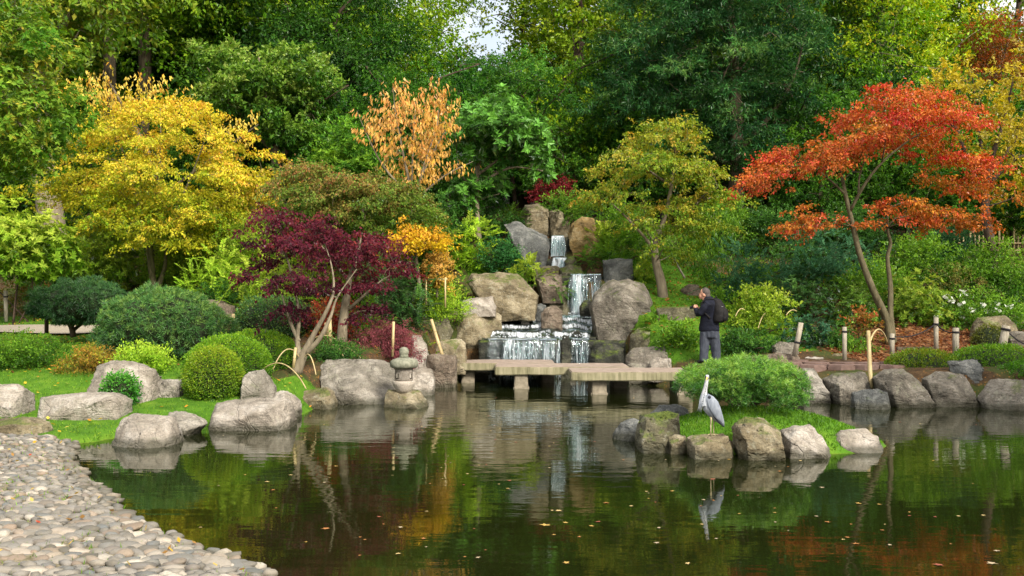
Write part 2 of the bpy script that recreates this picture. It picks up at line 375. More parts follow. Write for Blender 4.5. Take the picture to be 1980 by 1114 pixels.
# ------------------------------------------------------------------ path on the left
def strip(name, pts, w, mat, lift, label):
    vs_, fs_ = [], []
    for i, (x, y) in enumerate(pts):
        a = Vector(pts[max(i - 1, 0)]); c = Vector(pts[min(i + 1, len(pts) - 1)]); d = (c - a).normalized(); nn = Vector((-d.y, d.x))
        for k in range(5):
            q = Vector((x, y)) + nn * w * (k / 4 - .5); vs_.append((q.x, q.y, gz(q.x, q.y) + lift))
    for i in range(len(pts) - 1):
        for k in range(4): j = i * 5 + k; fs_.append((j, j + 1, j + 6, j + 5))
    me = bpy.data.meshes.new(name); me.from_pydata(vs_, [], fs_); me.update()
    return tag(link(name, me, mat), label, 'path', kind='structure')
M_PATH = mat_simple('path_gravel', S('#7d7465'), S('#a39a8c'), 30, .95, .4, .01)
strip('garden_path', [(-26 + i * .5, 24.4 + .5 * math.sin(i * .12)) for i in range(33)], 1.1, M_PATH, .05, 'narrow grey gravel path crossing the lawn behind the pines')

# ------------------------------------------------------------------ boulders
def rock_mesh(seed, outline, Y, depth, res=.09, rough=1.0, sink=.22, soft=0):
    rng = random.Random(seed); pts = [P(x, y, Y) for x, y in outline]
    zb = min(p.z for p in pts); zt = max(p.z for p in pts); xc = sum(p.x for p in pts) / len(pts)
    bm = bmesh.new(); hgt = zt - zb
    for p in pts: bm.verts.new(p)
    for sgn in (-1, 1):
        for p in pts:
            if rng.random() < .42:
                bm.verts.new((xc + (p.x - xc) * rng.uniform(.78, .97), Y + sgn * depth * .5 * rng.uniform(.35, .75), zb + (p.z - zb) * rng.uniform(.8, .98)))
        for q in range(3):
            p = pts[rng.randrange(len(pts))]
            bm.verts.new((xc + (p.x - xc) * rng.uniform(.4, .92), Y + sgn * depth * .5 * rng.uniform(.85, 1.08), zb + (p.z - zb) * rng.uniform(.35, .85)))
    low = [p for p in pts if p.z < zb + .3 * hgt + .02]
    for p in low:
        for dy in (-.42, 0, .42): bm.verts.new((xc + (p.x - xc) * .97, Y + dy * depth, zb - sink))
    r = bmesh.ops.convex_hull(bm, input=bm.verts, use_existing_faces=False)
    junk = list({e for e in r['geom_interior'] + r['geom_unused'] if isinstance(e, bmesh.types.BMVert)})
    bmesh.ops.delete(bm, geom=junk, context='VERTS')
    bmesh.ops.dissolve_limit(bm, angle_limit=.16, verts=bm.verts, edges=bm.edges)
    bmesh.ops.triangulate(bm, faces=bm.faces)
    for _ in range(7):
        es = [e for e in bm.edges if e.calc_length() > res * 1.35]
        if not es or len(bm.verts) > 2600: break
        bmesh.ops.subdivide_edges(bm, edges=es, cuts=1); bmesh.ops.triangulate(bm, faces=bm.faces)
    for _ in range(soft): bmesh.ops.smooth_vert(bm, verts=bm.verts, factor=.35, use_axis_x=True, use_axis_y=True, use_axis_z=True)
    bm.normal_update(); off = Vector((seed * 3.17, seed * 1.3, 0)); size = max(hgt, .25)
    nv = [v.normal.copy() for v in bm.verts]
    tilt = Matrix.Rotation(rng.uniform(-.5, .5), 3, 'Y') @ Matrix.Rotation(rng.uniform(-.4, .4), 3, 'X')
    for v, nn in zip(bm.verts, nv):
        c = v.co + off
        d = noise.fractal(c * (1.8 / size) , .8, 2.1, 5) * .036 * size
        d += -abs(noise.noise(c * (1.1 / size) + Vector((5, 1, 2)))) * .04 * size
        s_ = tilt @ c
        d += (noise.cell(Vector((s_.x * 1.2 / size, s_.y * 1.2 / size, s_.z * 5 / size))) - .5) * .018 * size
        d += noise.noise(c * 11) * .013 + noise.noise(c * 23) * .009
        v.co += nn * d * rough
    bmesh.ops.recalc_face_normals(bm, faces=bm.faces)
    me = bm_mesh('boulder', bm, True)
    return me, (xc, Y, zb)
N_ROCK = [0]
def rock(label, Y, depth, mat, outline, name='boulder', cat='boulder', rough=1.0, res=None, soft=0):
    N_ROCK[0] += 1
    ext = max(abs(a[0] - c[0]) for a in outline for c in outline) / F * Y
    me, org = rock_mesh(N_ROCK[0], outline, Y, depth, res or max(.03, ext / 22), rough, soft=soft)
    return tag(link(name, me, MR[mat], None, org), label, cat)
rock('pale smooth block at the beach end of the lawn', 15.3, .8, 'pale', [(-40, 747), (0, 740), (35, 741), (48, 752), (50, 785), (-45, 788)])
rock('low long flat slab with a stepped top lying in the lawn', 15.2, .75, 'pale', [(78, 767), (90, 765), (135, 769), (175, 757), (220, 757), (240, 763), (246, 775), (244, 785), (150, 787), (85, 784)])
rock('large pale wedge boulder behind the small round conifer', 16.7, 1.0, 'pale', [(178, 735), (186, 708), (215, 697), (240, 697), (275, 706), (303, 715), (306, 760), (308, 776), (200, 778)])
rock('square grey block tucked against the clipped ball in front', 17.0, .7, 'grey', [(302, 735), (330, 731), (364, 731), (364, 770), (304, 770)])
rock('big faceted boulder at the waterline beside the cobble beach', 13.5, 1.0, 'pale', [(223, 835), (232, 812), (245, 803), (310, 801), (337, 806), (347, 830), (348, 854), (300, 859), (225, 854)])
rock('low grey wedge rock beside the faceted boulder at the water', 14.5, .8, 'grey', [(327, 797), (355, 794), (385, 806), (405, 818), (350, 838), (330, 832)])
rock('long flat-topped boulder at the waterline below the pointed rock', 15.2, 1.1, 'pale', [(412, 790), (418, 778), (490, 769), (560, 770), (569, 785), (569, 808), (480, 823), (420, 820), (410, 812)])
rock('pointed upright rock with green moss streaks by the clipped balls', 16.6, .6, 'grey', [(463, 768), (470, 730), (480, 718), (510, 712), (522, 725), (530, 745), (537, 772)])
rock('small sloping rock between the pointed rock and the water', 16.6, .7, 'pale', [(530, 757), (555, 755), (575, 768), (581, 784), (535, 788)])
rock('rounded two-lobed stone left of the large grey boulder at the waterline', 17.9, .8, 'tan', [(580, 756), (600, 753), (630, 748), (645, 757), (651, 775), (648, 782), (585, 784)])
rock('large grey flat-topped boulder behind the stone lantern', 19.1, 1.7, 'grey', [(618, 703), (630, 693), (680, 690), (745, 694), (762, 702), (772, 740), (766, 766), (720, 772), (655, 774), (628, 745), (620, 725)], res=.06)
rock('flat rock in the water carrying the stone lantern', 18.1, .9, 'tan', [(742, 763), (752, 754), (795, 751), (812, 755), (828, 775), (827, 785), (760, 786), (745, 776)])
rock('pale rounded rock just behind and right of the lantern', 20.3, .7, 'pale', [(790, 720), (815, 708), (835, 713), (843, 735), (838, 748), (815, 756), (795, 750)])
rock('pinkish square block between lantern roof and stone pillar', 21.4, .8, 'pale', [(752, 692), (800, 688), (824, 690), (824, 722), (758, 722)])
rock('upright grooved stone pillar at the left end of the bridge', 22.0, .62, 'brown', [(824, 687), (840, 684), (882, 686), (884, 700), (884, 744), (824, 746)], name='stone_pillar', cat='stone pillar', rough=.5, soft=0)
rock('beige block behind the stone pillar under a leaning bamboo pole', 23.2, .9, 'tan', [(838, 668), (850, 656), (893, 655), (903, 664), (903, 705), (838, 705)])
rock('rounded lichen-covered stone right of the lace-leaf maple', 22.4, .8, 'pale', [(788, 662), (798, 646), (815, 649), (829, 675), (831, 696), (788, 696)])
rock('greenish flat-topped block above the stone pillar', 24.4, 1.0, 'mossy', [(797, 616), (835, 611), (865, 613), (876, 640), (866, 662), (806, 662), (798, 645)])
rock('overhanging square boulder left of the lower cascade', 25.5, 1.3, 'tan', [(866, 598), (890, 590), (955, 592), (972, 610), (973, 640), (960, 654), (890, 660), (876, 640)], res=.055)
rock('pale flat stone resting above the overhanging square boulder', 25.5, .9, 'pale', [(890, 580), (930, 573), (952, 572), (960, 592), (888, 596)])
rock('big whale-backed lichen boulder left of the middle waterfall', 26.3, 1.7, 'tan', [(899, 545), (912, 530), (960, 524), (1000, 528), (1025, 550), (1041, 572), (1036, 592), (1000, 604), (950, 604), (922, 578)], res=.06)
rock('brown pinkish stone right of the whale-backed boulder', 27.2, .9, 'brown', [(1031, 535), (1050, 529), (1085, 530), (1090, 560), (1075, 572), (1048, 560)])
rock('round brown stone standing in the lower cascade', 25.75, .6, 'brown', [(1046, 605), (1058, 593), (1075, 590), (1088, 602), (1088, 622), (1060, 626), (1047, 620)])
rock('small grey stone at the head of the lower cascade', 26.5, .4, 'slate', [(1033, 592), (1045, 586), (1056, 590), (1059, 606), (1034, 606)])
rock('small white stone at the foot of the whale-backed boulder', 25.95, .3, 'pale', [(1006, 607), (1014, 603), (1022, 604), (1024, 612), (1008, 612)])
rock('moss-clad rock left of the middle waterfall', 27.25, .7, 'mossy', [(1055, 570), (1070, 552), (1092, 550), (1102, 570), (1103, 606), (1058, 606)])
rock('small dark mossy knob at the foot of the middle waterfall', 26.6, .4, 'wet', [(1119, 592), (1127, 580), (1140, 578), (1150, 590), (1150, 610), (1121, 610)])
rock('sloping blue-grey slate boulder left of the upper waterfall', 29.3, 1.5, 'slate', [(971, 432), (1000, 429), (1058, 455), (1064, 480), (1056, 512), (1010, 512), (985, 468)], res=.06)
rock('broad olive boulder crowning the upper waterfall on the left', 31.2, 1.2, 'tan', [(1003, 418), (1015, 397), (1040, 394), (1062, 405), (1068, 450), (1008, 450)])
rock('wedge-shaped olive boulder directly above the upper waterfall', 30.8, 1.0, 'tan', [(1060, 408), (1078, 402), (1090, 412), (1104, 438), (1100, 452), (1064, 452)])
rock('golden-brown boulder right of the upper waterfall', 29.7, 1.2, 'gold', [(1093, 452), (1102, 430), (1125, 416), (1148, 420), (1158, 450), (1162, 480), (1140, 492), (1106, 490)], res=.06)
rock('flat tan ledge stone below the sloping slate boulder', 28.4, .8, 'tan', [(1028, 517), (1075, 513), (1087, 520), (1082, 536), (1032, 536)])
rock('low lichen stone between the upper and middle waterfalls', 28.2, .7, 'mossy', [(1080, 520), (1100, 511), (1122, 514), (1130, 530), (1126, 542), (1085, 542)])
rock('small mossy cobble splitting the upper waterfall', 28.75, .4, 'mossy', [(1092, 505), (1098, 496), (1110, 496), (1116, 506), (1113, 520), (1092, 520)])
rock('dark slate cube above the biggest boulder', 27.5, .9, 'slate', [(1165, 503), (1200, 498), (1224, 500), (1226, 530), (1224, 548), (1166, 548)], rough=.6)
rock('biggest domed boulder right of the waterfall with mossy top', 25.75, 2.0, 'dark', [(1137, 590), (1150, 565), (1175, 540), (1215, 533), (1245, 545), (1262, 580), (1272, 615), (1266, 640), (1235, 658), (1205, 668), (1170, 660), (1148, 634), (1139, 612)], res=.065)
rock('dark grooved block behind the photographer', 24.6, .9, 'mossy', [(1268, 594), (1300, 590), (1346, 591), (1352, 648), (1272, 650)])
rock('low moss-covered rock right below the biggest boulder', 24.0, .8, 'mossy', [(1218, 648), (1232, 634), (1262, 630), (1280, 645), (1282, 682), (1216, 682)])
rock('grey-brown boulder behind the right half of the bridge', 22.9, .9, 'dark', [(1210, 688), (1225, 671), (1285, 668), (1303, 675), (1309, 722), (1210, 724)])
rock('small pale stone in front of the grey-brown boulder behind the bridge', 22.4, .4, 'pale', [(1256, 700), (1270, 691), (1297, 692), (1302, 720), (1252, 720)])
rock('small dark stone at the bank end of the bridge', 22.6, .5, 'slate', [(1308, 692), (1325, 686), (1346, 690), (1350, 712), (1308, 714)])
rock('wet black rock right of the cascade behind the bridge', 24.2, .8, 'wet', [(1138, 680), (1150, 662), (1190, 664), (1210, 672), (1216, 722), (1138, 726)])
rock('dark wet stub of rock parting the lowest waterfall', 24.25, .4, 'wet', [(1083, 660), (1090, 648), (1100, 650), (1104, 668), (1106, 735), (1080, 735)])
rock('dark mossy knob in the tumbling cascade beside the biggest boulder', 24.9, .4, 'wet', [(1102, 655), (1110, 640), (1120, 638), (1128, 652), (1128, 672), (1104, 672)])
rock('small rounded stone under the layered maple near the slope', 26.8, .7, 'brown', [(1316, 560), (1330, 549), (1352, 550), (1358, 574), (1318, 578)])
rock('small round grey stone high on the bank by the golden boulder', 31.2, .7, 'dark', [(1188, 415), (1200, 404), (1215, 404), (1224, 418), (1222, 432), (1190, 432)])
rock('grey stone right of the tilted white post in the bed', 21.9, .6, 'dark', [(1492, 668), (1508, 660), (1538, 662), (1545, 680), (1544, 698), (1492, 698)])
rock('flat brown slab stone below the tilted white post', 20.9, .6, 'brown', [(1480, 686), (1500, 682), (1540, 684), (1548, 700), (1546, 722), (1482, 722)])
rock('low lichen stone at the edge of the red paving', 21.0, .6, 'pale', [(1545, 698), (1560, 689), (1592, 690), (1602, 702), (1600, 718), (1545, 718)])
rock('squat brown stone on the far side of the red paving', 21.4, .7, 'tan', [(1598, 695), (1612, 683), (1650, 681), (1668, 692), (1670, 712), (1600, 712)])
rock('grey boulder at the waterline right of the islet pine', 19.0, 1.0, 'grey', [(1535, 722), (1550, 713), (1575, 712), (1592, 735), (1600, 755), (1597, 774), (1540, 774)])
rock('dark undercut boulder below the red paving', 18.8, 1.1, 'dark', [(1588, 732), (1610, 721), (1668, 718), (1682, 740), (1683, 768), (1610, 774), (1597, 752)])
rock('low flat stone standing in the water under the bamboo post', 17.8, .6, 'slate', [(1648, 760), (1665, 753), (1700, 752), (1716, 758), (1719, 780), (1690, 788), (1648, 784)])
rock('rounded triangular boulder between the flat stone and the split boulder', 18.3, 1.1, 'dark', [(1687, 730), (1710, 716), (1745, 711), (1772, 730), (1793, 770), (1790, 782), (1720, 781), (1697, 756)], res=.05)
rock('split angular boulder left of the upright slate', 18.3, 1.0, 'dark', [(1782, 732), (1810, 718), (1865, 720), (1882, 765), (1875, 780), (1795, 778)])
rock('upright narrow slate rock standing among the shore boulders', 19.0, .7, 'slate', [(1830, 697), (1870, 693), (1890, 692), (1902, 712), (1896, 745), (1888, 778), (1840, 774)])
rock('long low boulder on the shore right of the upright slate', 17.9, 1.2, 'dark', [(1886, 768), (1915, 732), (1990, 732), (2040, 745), (2050, 795), (1895, 787)], res=.05)
rock('tan mossy boulder beyond the last leaning rope post', 23.6, .9, 'tan', [(1880, 628), (1890, 613), (1945, 609), (1957, 625), (1954, 660), (1880, 660)])
rock('low grey stone beside the last leaning rope post', 22.6, .8, 'dark', [(1940, 648), (1960, 640), (2010, 642), (2015, 682), (1940, 682)])
rock('brown upright slab behind the dense pine mound', 23.6, .7, 'brown', [(385, 579), (430, 580), (455, 592), (459, 650), (392, 650)], rough=.6)
rock('grey crumpled rock at the bridge end of the islet', 13.9, .6, 'slate', [(1185, 838), (1200, 815), (1225, 808), (1240, 812), (1242, 852), (1190, 854)])
rock('tall greenish boulder on the islet left of the heron', 12.95, .8, 'mossy', [(1231, 815), (1245, 800), (1290, 793), (1310, 800), (1317, 830), (1313, 868), (1235, 874), (1229, 845)], res=.035)
rock('small square stone between the tall greenish boulder and the heron rock', 12.7, .4, 'tan', [(1290, 846), (1305, 838), (1326, 842), (1332, 875), (1290, 876)])
rock('low pinkish rock on which the heron stands', 12.4, .62, 'tan', [(1328, 846), (1350, 839), (1405, 840), (1416, 856), (1414, 884), (1335, 886)], res=.03)
rock('craggy knobbed boulder on the islet right of the heron', 12.4, .8, 'tan', [(1415, 820), (1440, 801), (1478, 808), (1505, 830), (1510, 860), (1490, 880), (1430, 882), (1413, 850)], res=.035, rough=1.7)
rock('smooth sloping boulder next to the craggy one on the islet', 12.5, .7, 'pale', [(1507, 832), (1530, 822), (1565, 820), (1590, 845), (1606, 866), (1602, 883), (1510, 884)], res=.035)
rock('flat loaf-shaped stone off the mossy tip of the islet', 12.9, .6, 'pale', [(1610, 847), (1625, 830), (1675, 828), (1698, 842), (1706, 860), (1700, 874), (1612, 876)], res=.035)
rock('low grey rock at the back of the islet near the bridge', 15.0, .6, 'slate', [(1258, 798), (1275, 783), (1310, 781), (1330, 792), (1332, 815), (1258, 815)])
rock('small pale stone behind the islet pine', 14.9, .4, 'pale', [(1535, 806), (1548, 796), (1566, 798), (1576, 810), (1574, 820), (1535, 820)])
rock('buried ridged rock between lawn and cobbles', 13.7, .6, 'tan', [(-25, 810), (60, 806), (97, 816), (98, 836), (-25, 842)])

# ------------------------------------------------------------------ cobble beach
beach = np.array([(-7.3, 13.35), (-6.1, 13.3), (-5.4, 13.2)] + [Wp(*q) for q in [(222, 852), (150, 864), (142, 893), (203, 954), (303, 1034), (444, 1088), (525, 1116), (585, 1150)]] + [(-1.6, 5.6), (-4.6, 5.4), (-6.2, 9)])
rg = np.random.default_rng(5)
x0, y0 = beach.min(0); x1, y1 = beach.max(0)
pts = []
row = 0; yy = y0
while yy < y1:
    xx = x0 + (row % 2) * .062
    while xx < x1: pts.append((xx + rg.normal(0, .018), yy + rg.normal(0, .012))); xx += .124
    yy += .086; row += 1
pts = np.array(pts); sd = sdist(pts[:, 0], pts[:, 1], beach); pts = pts[sd < .03]
# keep what the photograph frames, with a margin
vis = (pts[:, 0] / pts[:, 1] * F + 990 > -180); pts = pts[vis]
pz = ground(pts[:, 0], pts[:, 1])
def cobble(seed, sub):
    bm = bmesh.new(); bmesh.ops.create_icosphere(bm, subdivisions=sub, radius=1)
    for v in bm.verts:
        c = v.co.copy(); q = noise.noise(c * 1.1 + Vector((seed * 7.1, 0, 0)))
        v.co = Vector((math.copysign(abs(c.x) ** .85, c.x), math.copysign(abs(c.y) ** .85, c.y), math.copysign(abs(c.z) ** .9, c.z))) * (1 + .22 * q)
    return bm_mesh('cobble', bm, True)
def mat_cobble(attr):
    m, t, out = newmat('cobble_stone' + ('' if attr else '_single')); b = NB(t)
    pos = b.n('ShaderNodeNewGeometry').outputs['Position']
    r = b.n('ShaderNodeAttribute', attribute_name='leafcol').outputs['Fac'] if attr else b.n('ShaderNodeObjectInfo').outputs['Random']
    c = b.ramp(r, [(0., S('#4c4a42')), (.2, S('#7a7670')), (.4, S('#66645e')), (.55, S('#8c857a')), (.7, S('#565c5e')), (.82, S('#7c6c5c')), (1., S('#a8a296'))])
    c = b.mix(b.math('MULTIPLY', b.rng(b.noise(pos, 14, 5, .7), .4, .7), .45), c, S('#5f5743'))
    c = b.mix(b.math('MULTIPLY', b.rng(b.noise(pos, 70, 3), .5, .7), .25), c, S('#5d5442'))
    z = b.n('ShaderNodeSeparateXYZ', i={0: pos}).outputs[2]
    c = b.mix(b.math('MULTIPLY', b.rng(b.math('ADD', z, b.math('MULTIPLY', b.noise(pos, 3, 3), .08)), .06, .14, 1., 0.), .7), c, S('#3f3a22'))
    bs = b.n('ShaderNodeBsdfPrincipled', i={'Base Color': c, 'Roughness': .75, 'Normal': b.bump(b.noise(pos, 40, 5, .65), .3, .01)})
    t.links.new(bs.outputs[0], out.inputs[0]); return m
M_COB, M_COB1 = mat_cobble(True), mat_cobble(False)
bx = empty('cobble_beach', (-4, 9, 0)); tag(bx, 'sloping beach of closely set rounded cobbles running into the pond', 'cobble beach', kind='structure')
cob = [cobble(k, 2) for k in range(7)]
for c_ in cob: c_.materials.append(M_COB1)
lo = [cobble(k, 1) for k in range(5)]
order = np.argsort(pts[:, 1] + np.where((pts[:, 0] / pts[:, 1] * F + 990 > 0) & (pts[:, 1] > 6.9), 0, 50))
V, Fc, Fr = [], [], []; nv = 0
for rank, k in enumerate(order):
    x, y = pts[k]; q_ = math.exp(rg.normal(0, .27)); a = q_ * rg.uniform(.055, .082); bb = q_ * rg.uniform(.040, .058); hh = rg.uniform(.026, .042); ang = rg.normal(0, .5)
    zc = pz[k] + rg.normal(.006, .006)
    if rank < 300:
        o = bpy.data.objects.new('cobble', cob[rank % 7]); COL.objects.link(o); o.parent = bx
        o.location = (x + 4, y - 9, zc); o.scale = (a, bb, hh); o.rotation_euler = (rg.normal(0, .12), rg.normal(0, .12), ang)
    else:
        me = lo[rank % 5]; co = np.array([v.co for v in me.vertices]) * (a, bb, hh)
        ca_, sa_ = math.cos(ang), math.sin(ang); co = np.stack([co[:, 0] * ca_ - co[:, 1] * sa_ + x, co[:, 0] * sa_ + co[:, 1] * ca_ + y, co[:, 2] + zc], -1)
        fa = np.array([p.vertices[:] for p in me.polygons]); V.append(co); Fc.append(fa + nv); nv += len(co)
        Fr.append(np.full((len(fa), 3), rg.random()))
me = mesh_np('cobbles', np.concatenate(V), np.concatenate(Fc), 3, True, np.concatenate(Fr))
o = link('cobbles', me, M_COB, bx); o['kind'] = 'stuff'

# ------------------------------------------------------------------ red paving on the right bank
M_PAVE = mat_simple('reddish_paving', S('#5a4842'), S('#7d6860'), 7, .85, .4, .01)
pv = empty('paved_landing', (6.2, 20.2, .5)); tag(pv, 'landing of reddish irregular flagstones at the bank end of the bridge', 'paving', kind='structure')
for r_ in range(4):
    for c_ in range(7):
        x = 5.0 + c_ * .52 + (r_ % 2) * .22 + rg.normal(0, .04); y = 19.75 + r_ * .5 + rg.normal(0, .03)
        if sdist([x], [y], pond)[0] < .35: continue
        bm = bmesh.new(); nn = 7; z = .60 + (y - 19.8) * .035; ring = []
        for k in range(nn):
            a = 2 * math.pi * k / nn + rg.normal(0, .1); ring.append((x + .31 * math.cos(a) * rg.uniform(.85, 1.1), y + .27 * math.sin(a) * rg.uniform(.85, 1.1)))
        top = [bm.verts.new((p[0], p[1], z + .05)) for p in ring]; low = [bm.verts.new((p[0] * 1.0, p[1], z - .4)) for p in ring]
        bm.faces.new(top)
        for k in range(nn): bm.faces.new((low[k], low[(k + 1) % nn], top[(k + 1) % nn], top[k]))
        bmesh.ops.bevel(bm, geom=[e for e in bm.edges if all(v.co.z > z for v in e.verts)], offset=.02, segments=2, affect='EDGES')
        link('paving_stone', bm_mesh('paving_stone', bm), M_PAVE, pv)
# ------------------------------------------------------------------ waterfall: wet ledges and falling water
wf = empty('waterfall', (.9, 24.6, 0)); tag(wf, 'stepped waterfall tumbling down dark wet ledges behind the stone bridge', 'waterfall', kind='structure')
def ledge(x0, x1, y0, y1, z0, z1, seed):
    rng = random.Random(seed); bm = bmesh.new()
    nxs = max(4, int((x1 - x0) / .16)); 
    prof = [(y0 - .02, z0 - .3), (y0 + .0, z0 + .02), (y0 + .03, z1 - .1), (y0 + .1, z1 - .02), (y0 + .35, z1 - .03), (y1, z1 - .05), (y1, z0 - .3)]
    rows = []
    for i in range(nxs + 1):
        x = x0 + (x1 - x0) * i / nxs; w = noise.noise((x * 2.2, seed, 0)) * .13 + noise.noise((x * 6, seed, 2)) * .05
        rows.append([bm.verts.new((x, y + w * (1 if k < 5 else 0), z + noise.noise((x * 3, k * .7, seed)) * .03)) for k, (y, z) in enumerate(prof)])
    for i in range(nxs):
        for k in range(len(prof) - 1): bm.faces.new((rows[i][k], rows[i + 1][k], rows[i + 1][k + 1], rows[i][k + 1]))
    bm.faces.new(rows[0]); bm.faces.new(rows[-1][::-1])
    bmesh.ops.subdivide_edges(bm, edges=bm.edges, cuts=1, use_grid_fill=True)
    for v in bm.verts: v.co += Vector((noise.noise(v.co * 4), noise.noise(v.co * 4 + Vector((3, 3, 3))), noise.noise(v.co * 4 + Vector((9, 1, 3))))) * .035
    bmesh.ops.recalc_face_normals(bm, faces=bm.faces)
    return link('ledge', bm_mesh('ledge', bm, True), MR['wet'], wf)
def mat_fall():
    m, t, out = newmat('falling_water'); b = NB(t)
    pos = b.n('ShaderNodeNewGeometry').outputs['Position']
    w = b.n('ShaderNodeAttribute', attribute_name='foam').outputs['Fac']
    st = b.noise(b.map(pos, (22, 5, 2.2)), 1.0, 4, .6, .4); st2 = b.noise(b.map(pos, (60, 20, 7)), 1.0, 3, .6)
    f = b.math('ADD', b.math('MULTIPLY', st, .75), b.math('MULTIPLY', st2, .35))
    f = b.rng(b.math('ADD', f, b.math('SUBTRACT', w, .5)), .55, .88)
    fr = b.n('ShaderNodeFresnel', i={'IOR': 1.33}).outputs[0]
    nb = b.bump(b.math('ADD', st, b.noise(pos, 9, 3)), .5, .05)
    gl = b.n('ShaderNodeBsdfGlossy', i={'Color': (.85, .95, 1, 1), 'Roughness': .08, 'Normal': nb})
    tr = b.n('ShaderNodeBsdfTransparent', i={'Color': (.50, .62, .62, 1)})
    clear = b.n('ShaderNodeMixShader', i={0: b.math('ADD', b.math('MULTIPLY', fr, 1.2), .05, True), 1: tr.outputs[0], 2: gl.outputs[0]})
    white = b.n('ShaderNodeBsdfDiffuse', i={'Color': (.74, .80, .86, 1)})
    wt = b.n('ShaderNodeBsdfTranslucent', i={'Color': (.74, .80, .86, 1)})
    wm = b.n('ShaderNodeMixShader', i={0: .35, 1: white.outputs[0], 2: wt.outputs[0]})
    mx = b.n('ShaderNodeMixShader', i={0: f, 1: clear.outputs[0], 2: wm.outputs[0]})
    ed = b.n('ShaderNodeAttribute', attribute_name='edge').outputs['Fac']
    ef = b.rng(b.math('ADD', ed, b.math('MULTIPLY', b.math('SUBTRACT', b.noise(b.map(pos, (14, 6, 4)), 1.0, 3), .5), .8)), .25, .5, 1., 0.)
    void = b.n('ShaderNodeBsdfTransparent')
    mx2 = b.n('ShaderNodeMixShader', i={0: ef, 1: mx.outputs[0], 2: void.outputs[0]})
    t.links.new(mx2.outputs[0], out.inputs[0]); return m
M_FALL = mat_fall()
def sheet(name, x0, x1, y_back, y_lip, z_top, z_bot, foam, seed, throw=.14, spread=0.0, strands=0):
    """a sheet of water: flat run to the lip, rounded over it, then falling; strands of white water in front"""
    rng = random.Random(seed); vs_, fs_, fo, eg = [], [], [], []
    nxs = max(5, int((x1 - x0) / .05)); nt = 16; h = z_top - z_bot
    for i in range(nxs + 1):
        u = i / nxs; lipo = noise.noise((u * (x1 - x0) * 2.5, seed, 0)) * .1
        for k in range(nt):
            if k < 5: y = y_back + (y_lip + lipo - y_back) * k / 4; z = z_top + .015; fl = foam * .30
            else:
                s = (k - 4) / (nt - 5); y = y_lip + lipo - throw * s ** .5 - .1 * s; z = z_top + .015 - h * s ** 1.35; fl = foam * (.75 + .35 * s)
            x = x0 + (x1 - x0) * u + (u - .5) * spread * max(0, (k - 4) / (nt - 5)) + noise.noise((u * 9, k * .4, seed)) * .03
            y += noise.noise((x * 7, z * 2.5, seed)) * .04
            eg.append(min(1., min(u, 1 - u) / .16) if k > 3 else 1.)
            vs_.append((x, y, z + noise.noise((x * 5, y * 5, seed)) * .012)); fo.append(min(1, max(0, fl + (.55 * noise.noise((x * 4.2, seed * 3.3, 0)) + .2 * noise.noise((x * 9, z * 2, seed)) if k > 4 else 0))))
    for i in range(nxs):
        for k in range(nt - 1): j = i * nt + k; fs_.append((j, j + nt, j + nt + 1, j + 1))
    for s_ in range(strands):
        u = rng.random(); x = x0 + (x1 - x0) * u
        if noise.noise((x * 4.2, seed * 3.3, 0)) + .25 * noise.noise((x * 13, seed, 5)) < rng.uniform(-.25, .12): continue
        w = rng.uniform(.004, .013); zt = z_top - h * rng.uniform(0, .25); zb = z_bot + h * rng.uniform(0, .25)
        yo = noise.noise((u * (x1 - x0) * 2.5, seed, 0)) * .1 - .03 - rng.uniform(0, .06); n0 = len(vs_); drift = (u - .5) * spread + rng.uniform(-.07, .07)
        for k in range(7):
            s = k / 6; z = zt + (zb - zt) * s; sg = max(0., (z_top - z) / h); y = y_lip + yo - throw * sg ** .5 - .1 * sg
            xx = x + drift * s; ww = w * (.6 + .8 * math.sin(math.pi * s)) * rng.uniform(.7, 1.3)
            vs_ += [(xx - ww, y, z), (xx, y - ww * .8, z), (xx + ww, y, z)]; fo += [.56] * 3; eg += [1.] * 3
        for k in range(6):
            j = n0 + k * 3; fs_ += [(j, j + 1, j + 4, j + 3), (j + 1, j + 2, j + 5, j + 4)]
    me = bpy.data.meshes.new(name); me.from_pydata(vs_, [], fs_)
    a = me.attributes.new('foam', 'FLOAT', 'POINT'); a.data.foreach_set('value', np.array(fo, dtype=np.float32))
    a = me.attributes.new('edge', 'FLOAT', 'POINT'); a.data.foreach_set('value', np.array(eg, dtype=np.float32))
    me.polygons.foreach_set('use_smooth', np.ones(len(fs_), dtype=bool)); me.update()
    return link(name, me, M_FALL, wf)
X = PXX
ledge(X(925, 24.4), X(1210, 24.4), 24.35, 25.3, 0, .95, 1)
ledge(X(1085, 27.2), X(1185, 27.2), 27.3, 29.6, 1.4, 2.62, 4)
ledge(X(1050, 28.9), X(1110, 28.9), 29.0, 29.5, 2.5, 3.15, 5)
ledge(X(1052, 29.3), X(1102, 29.3), 29.4, 31.0, 2.9, 3.82, 6)
sheet('lower_fall', X(938, 24.3), X(1083, 24.3), 25.0, 24.36, .97, -.02, .42, 11, .14, 0, 330)
sheet('lower_fall', X(1102, 24.3), X(1140, 24.3), 25.0, 24.36, .97, -.02, .42, 12, .12, 0, 70)
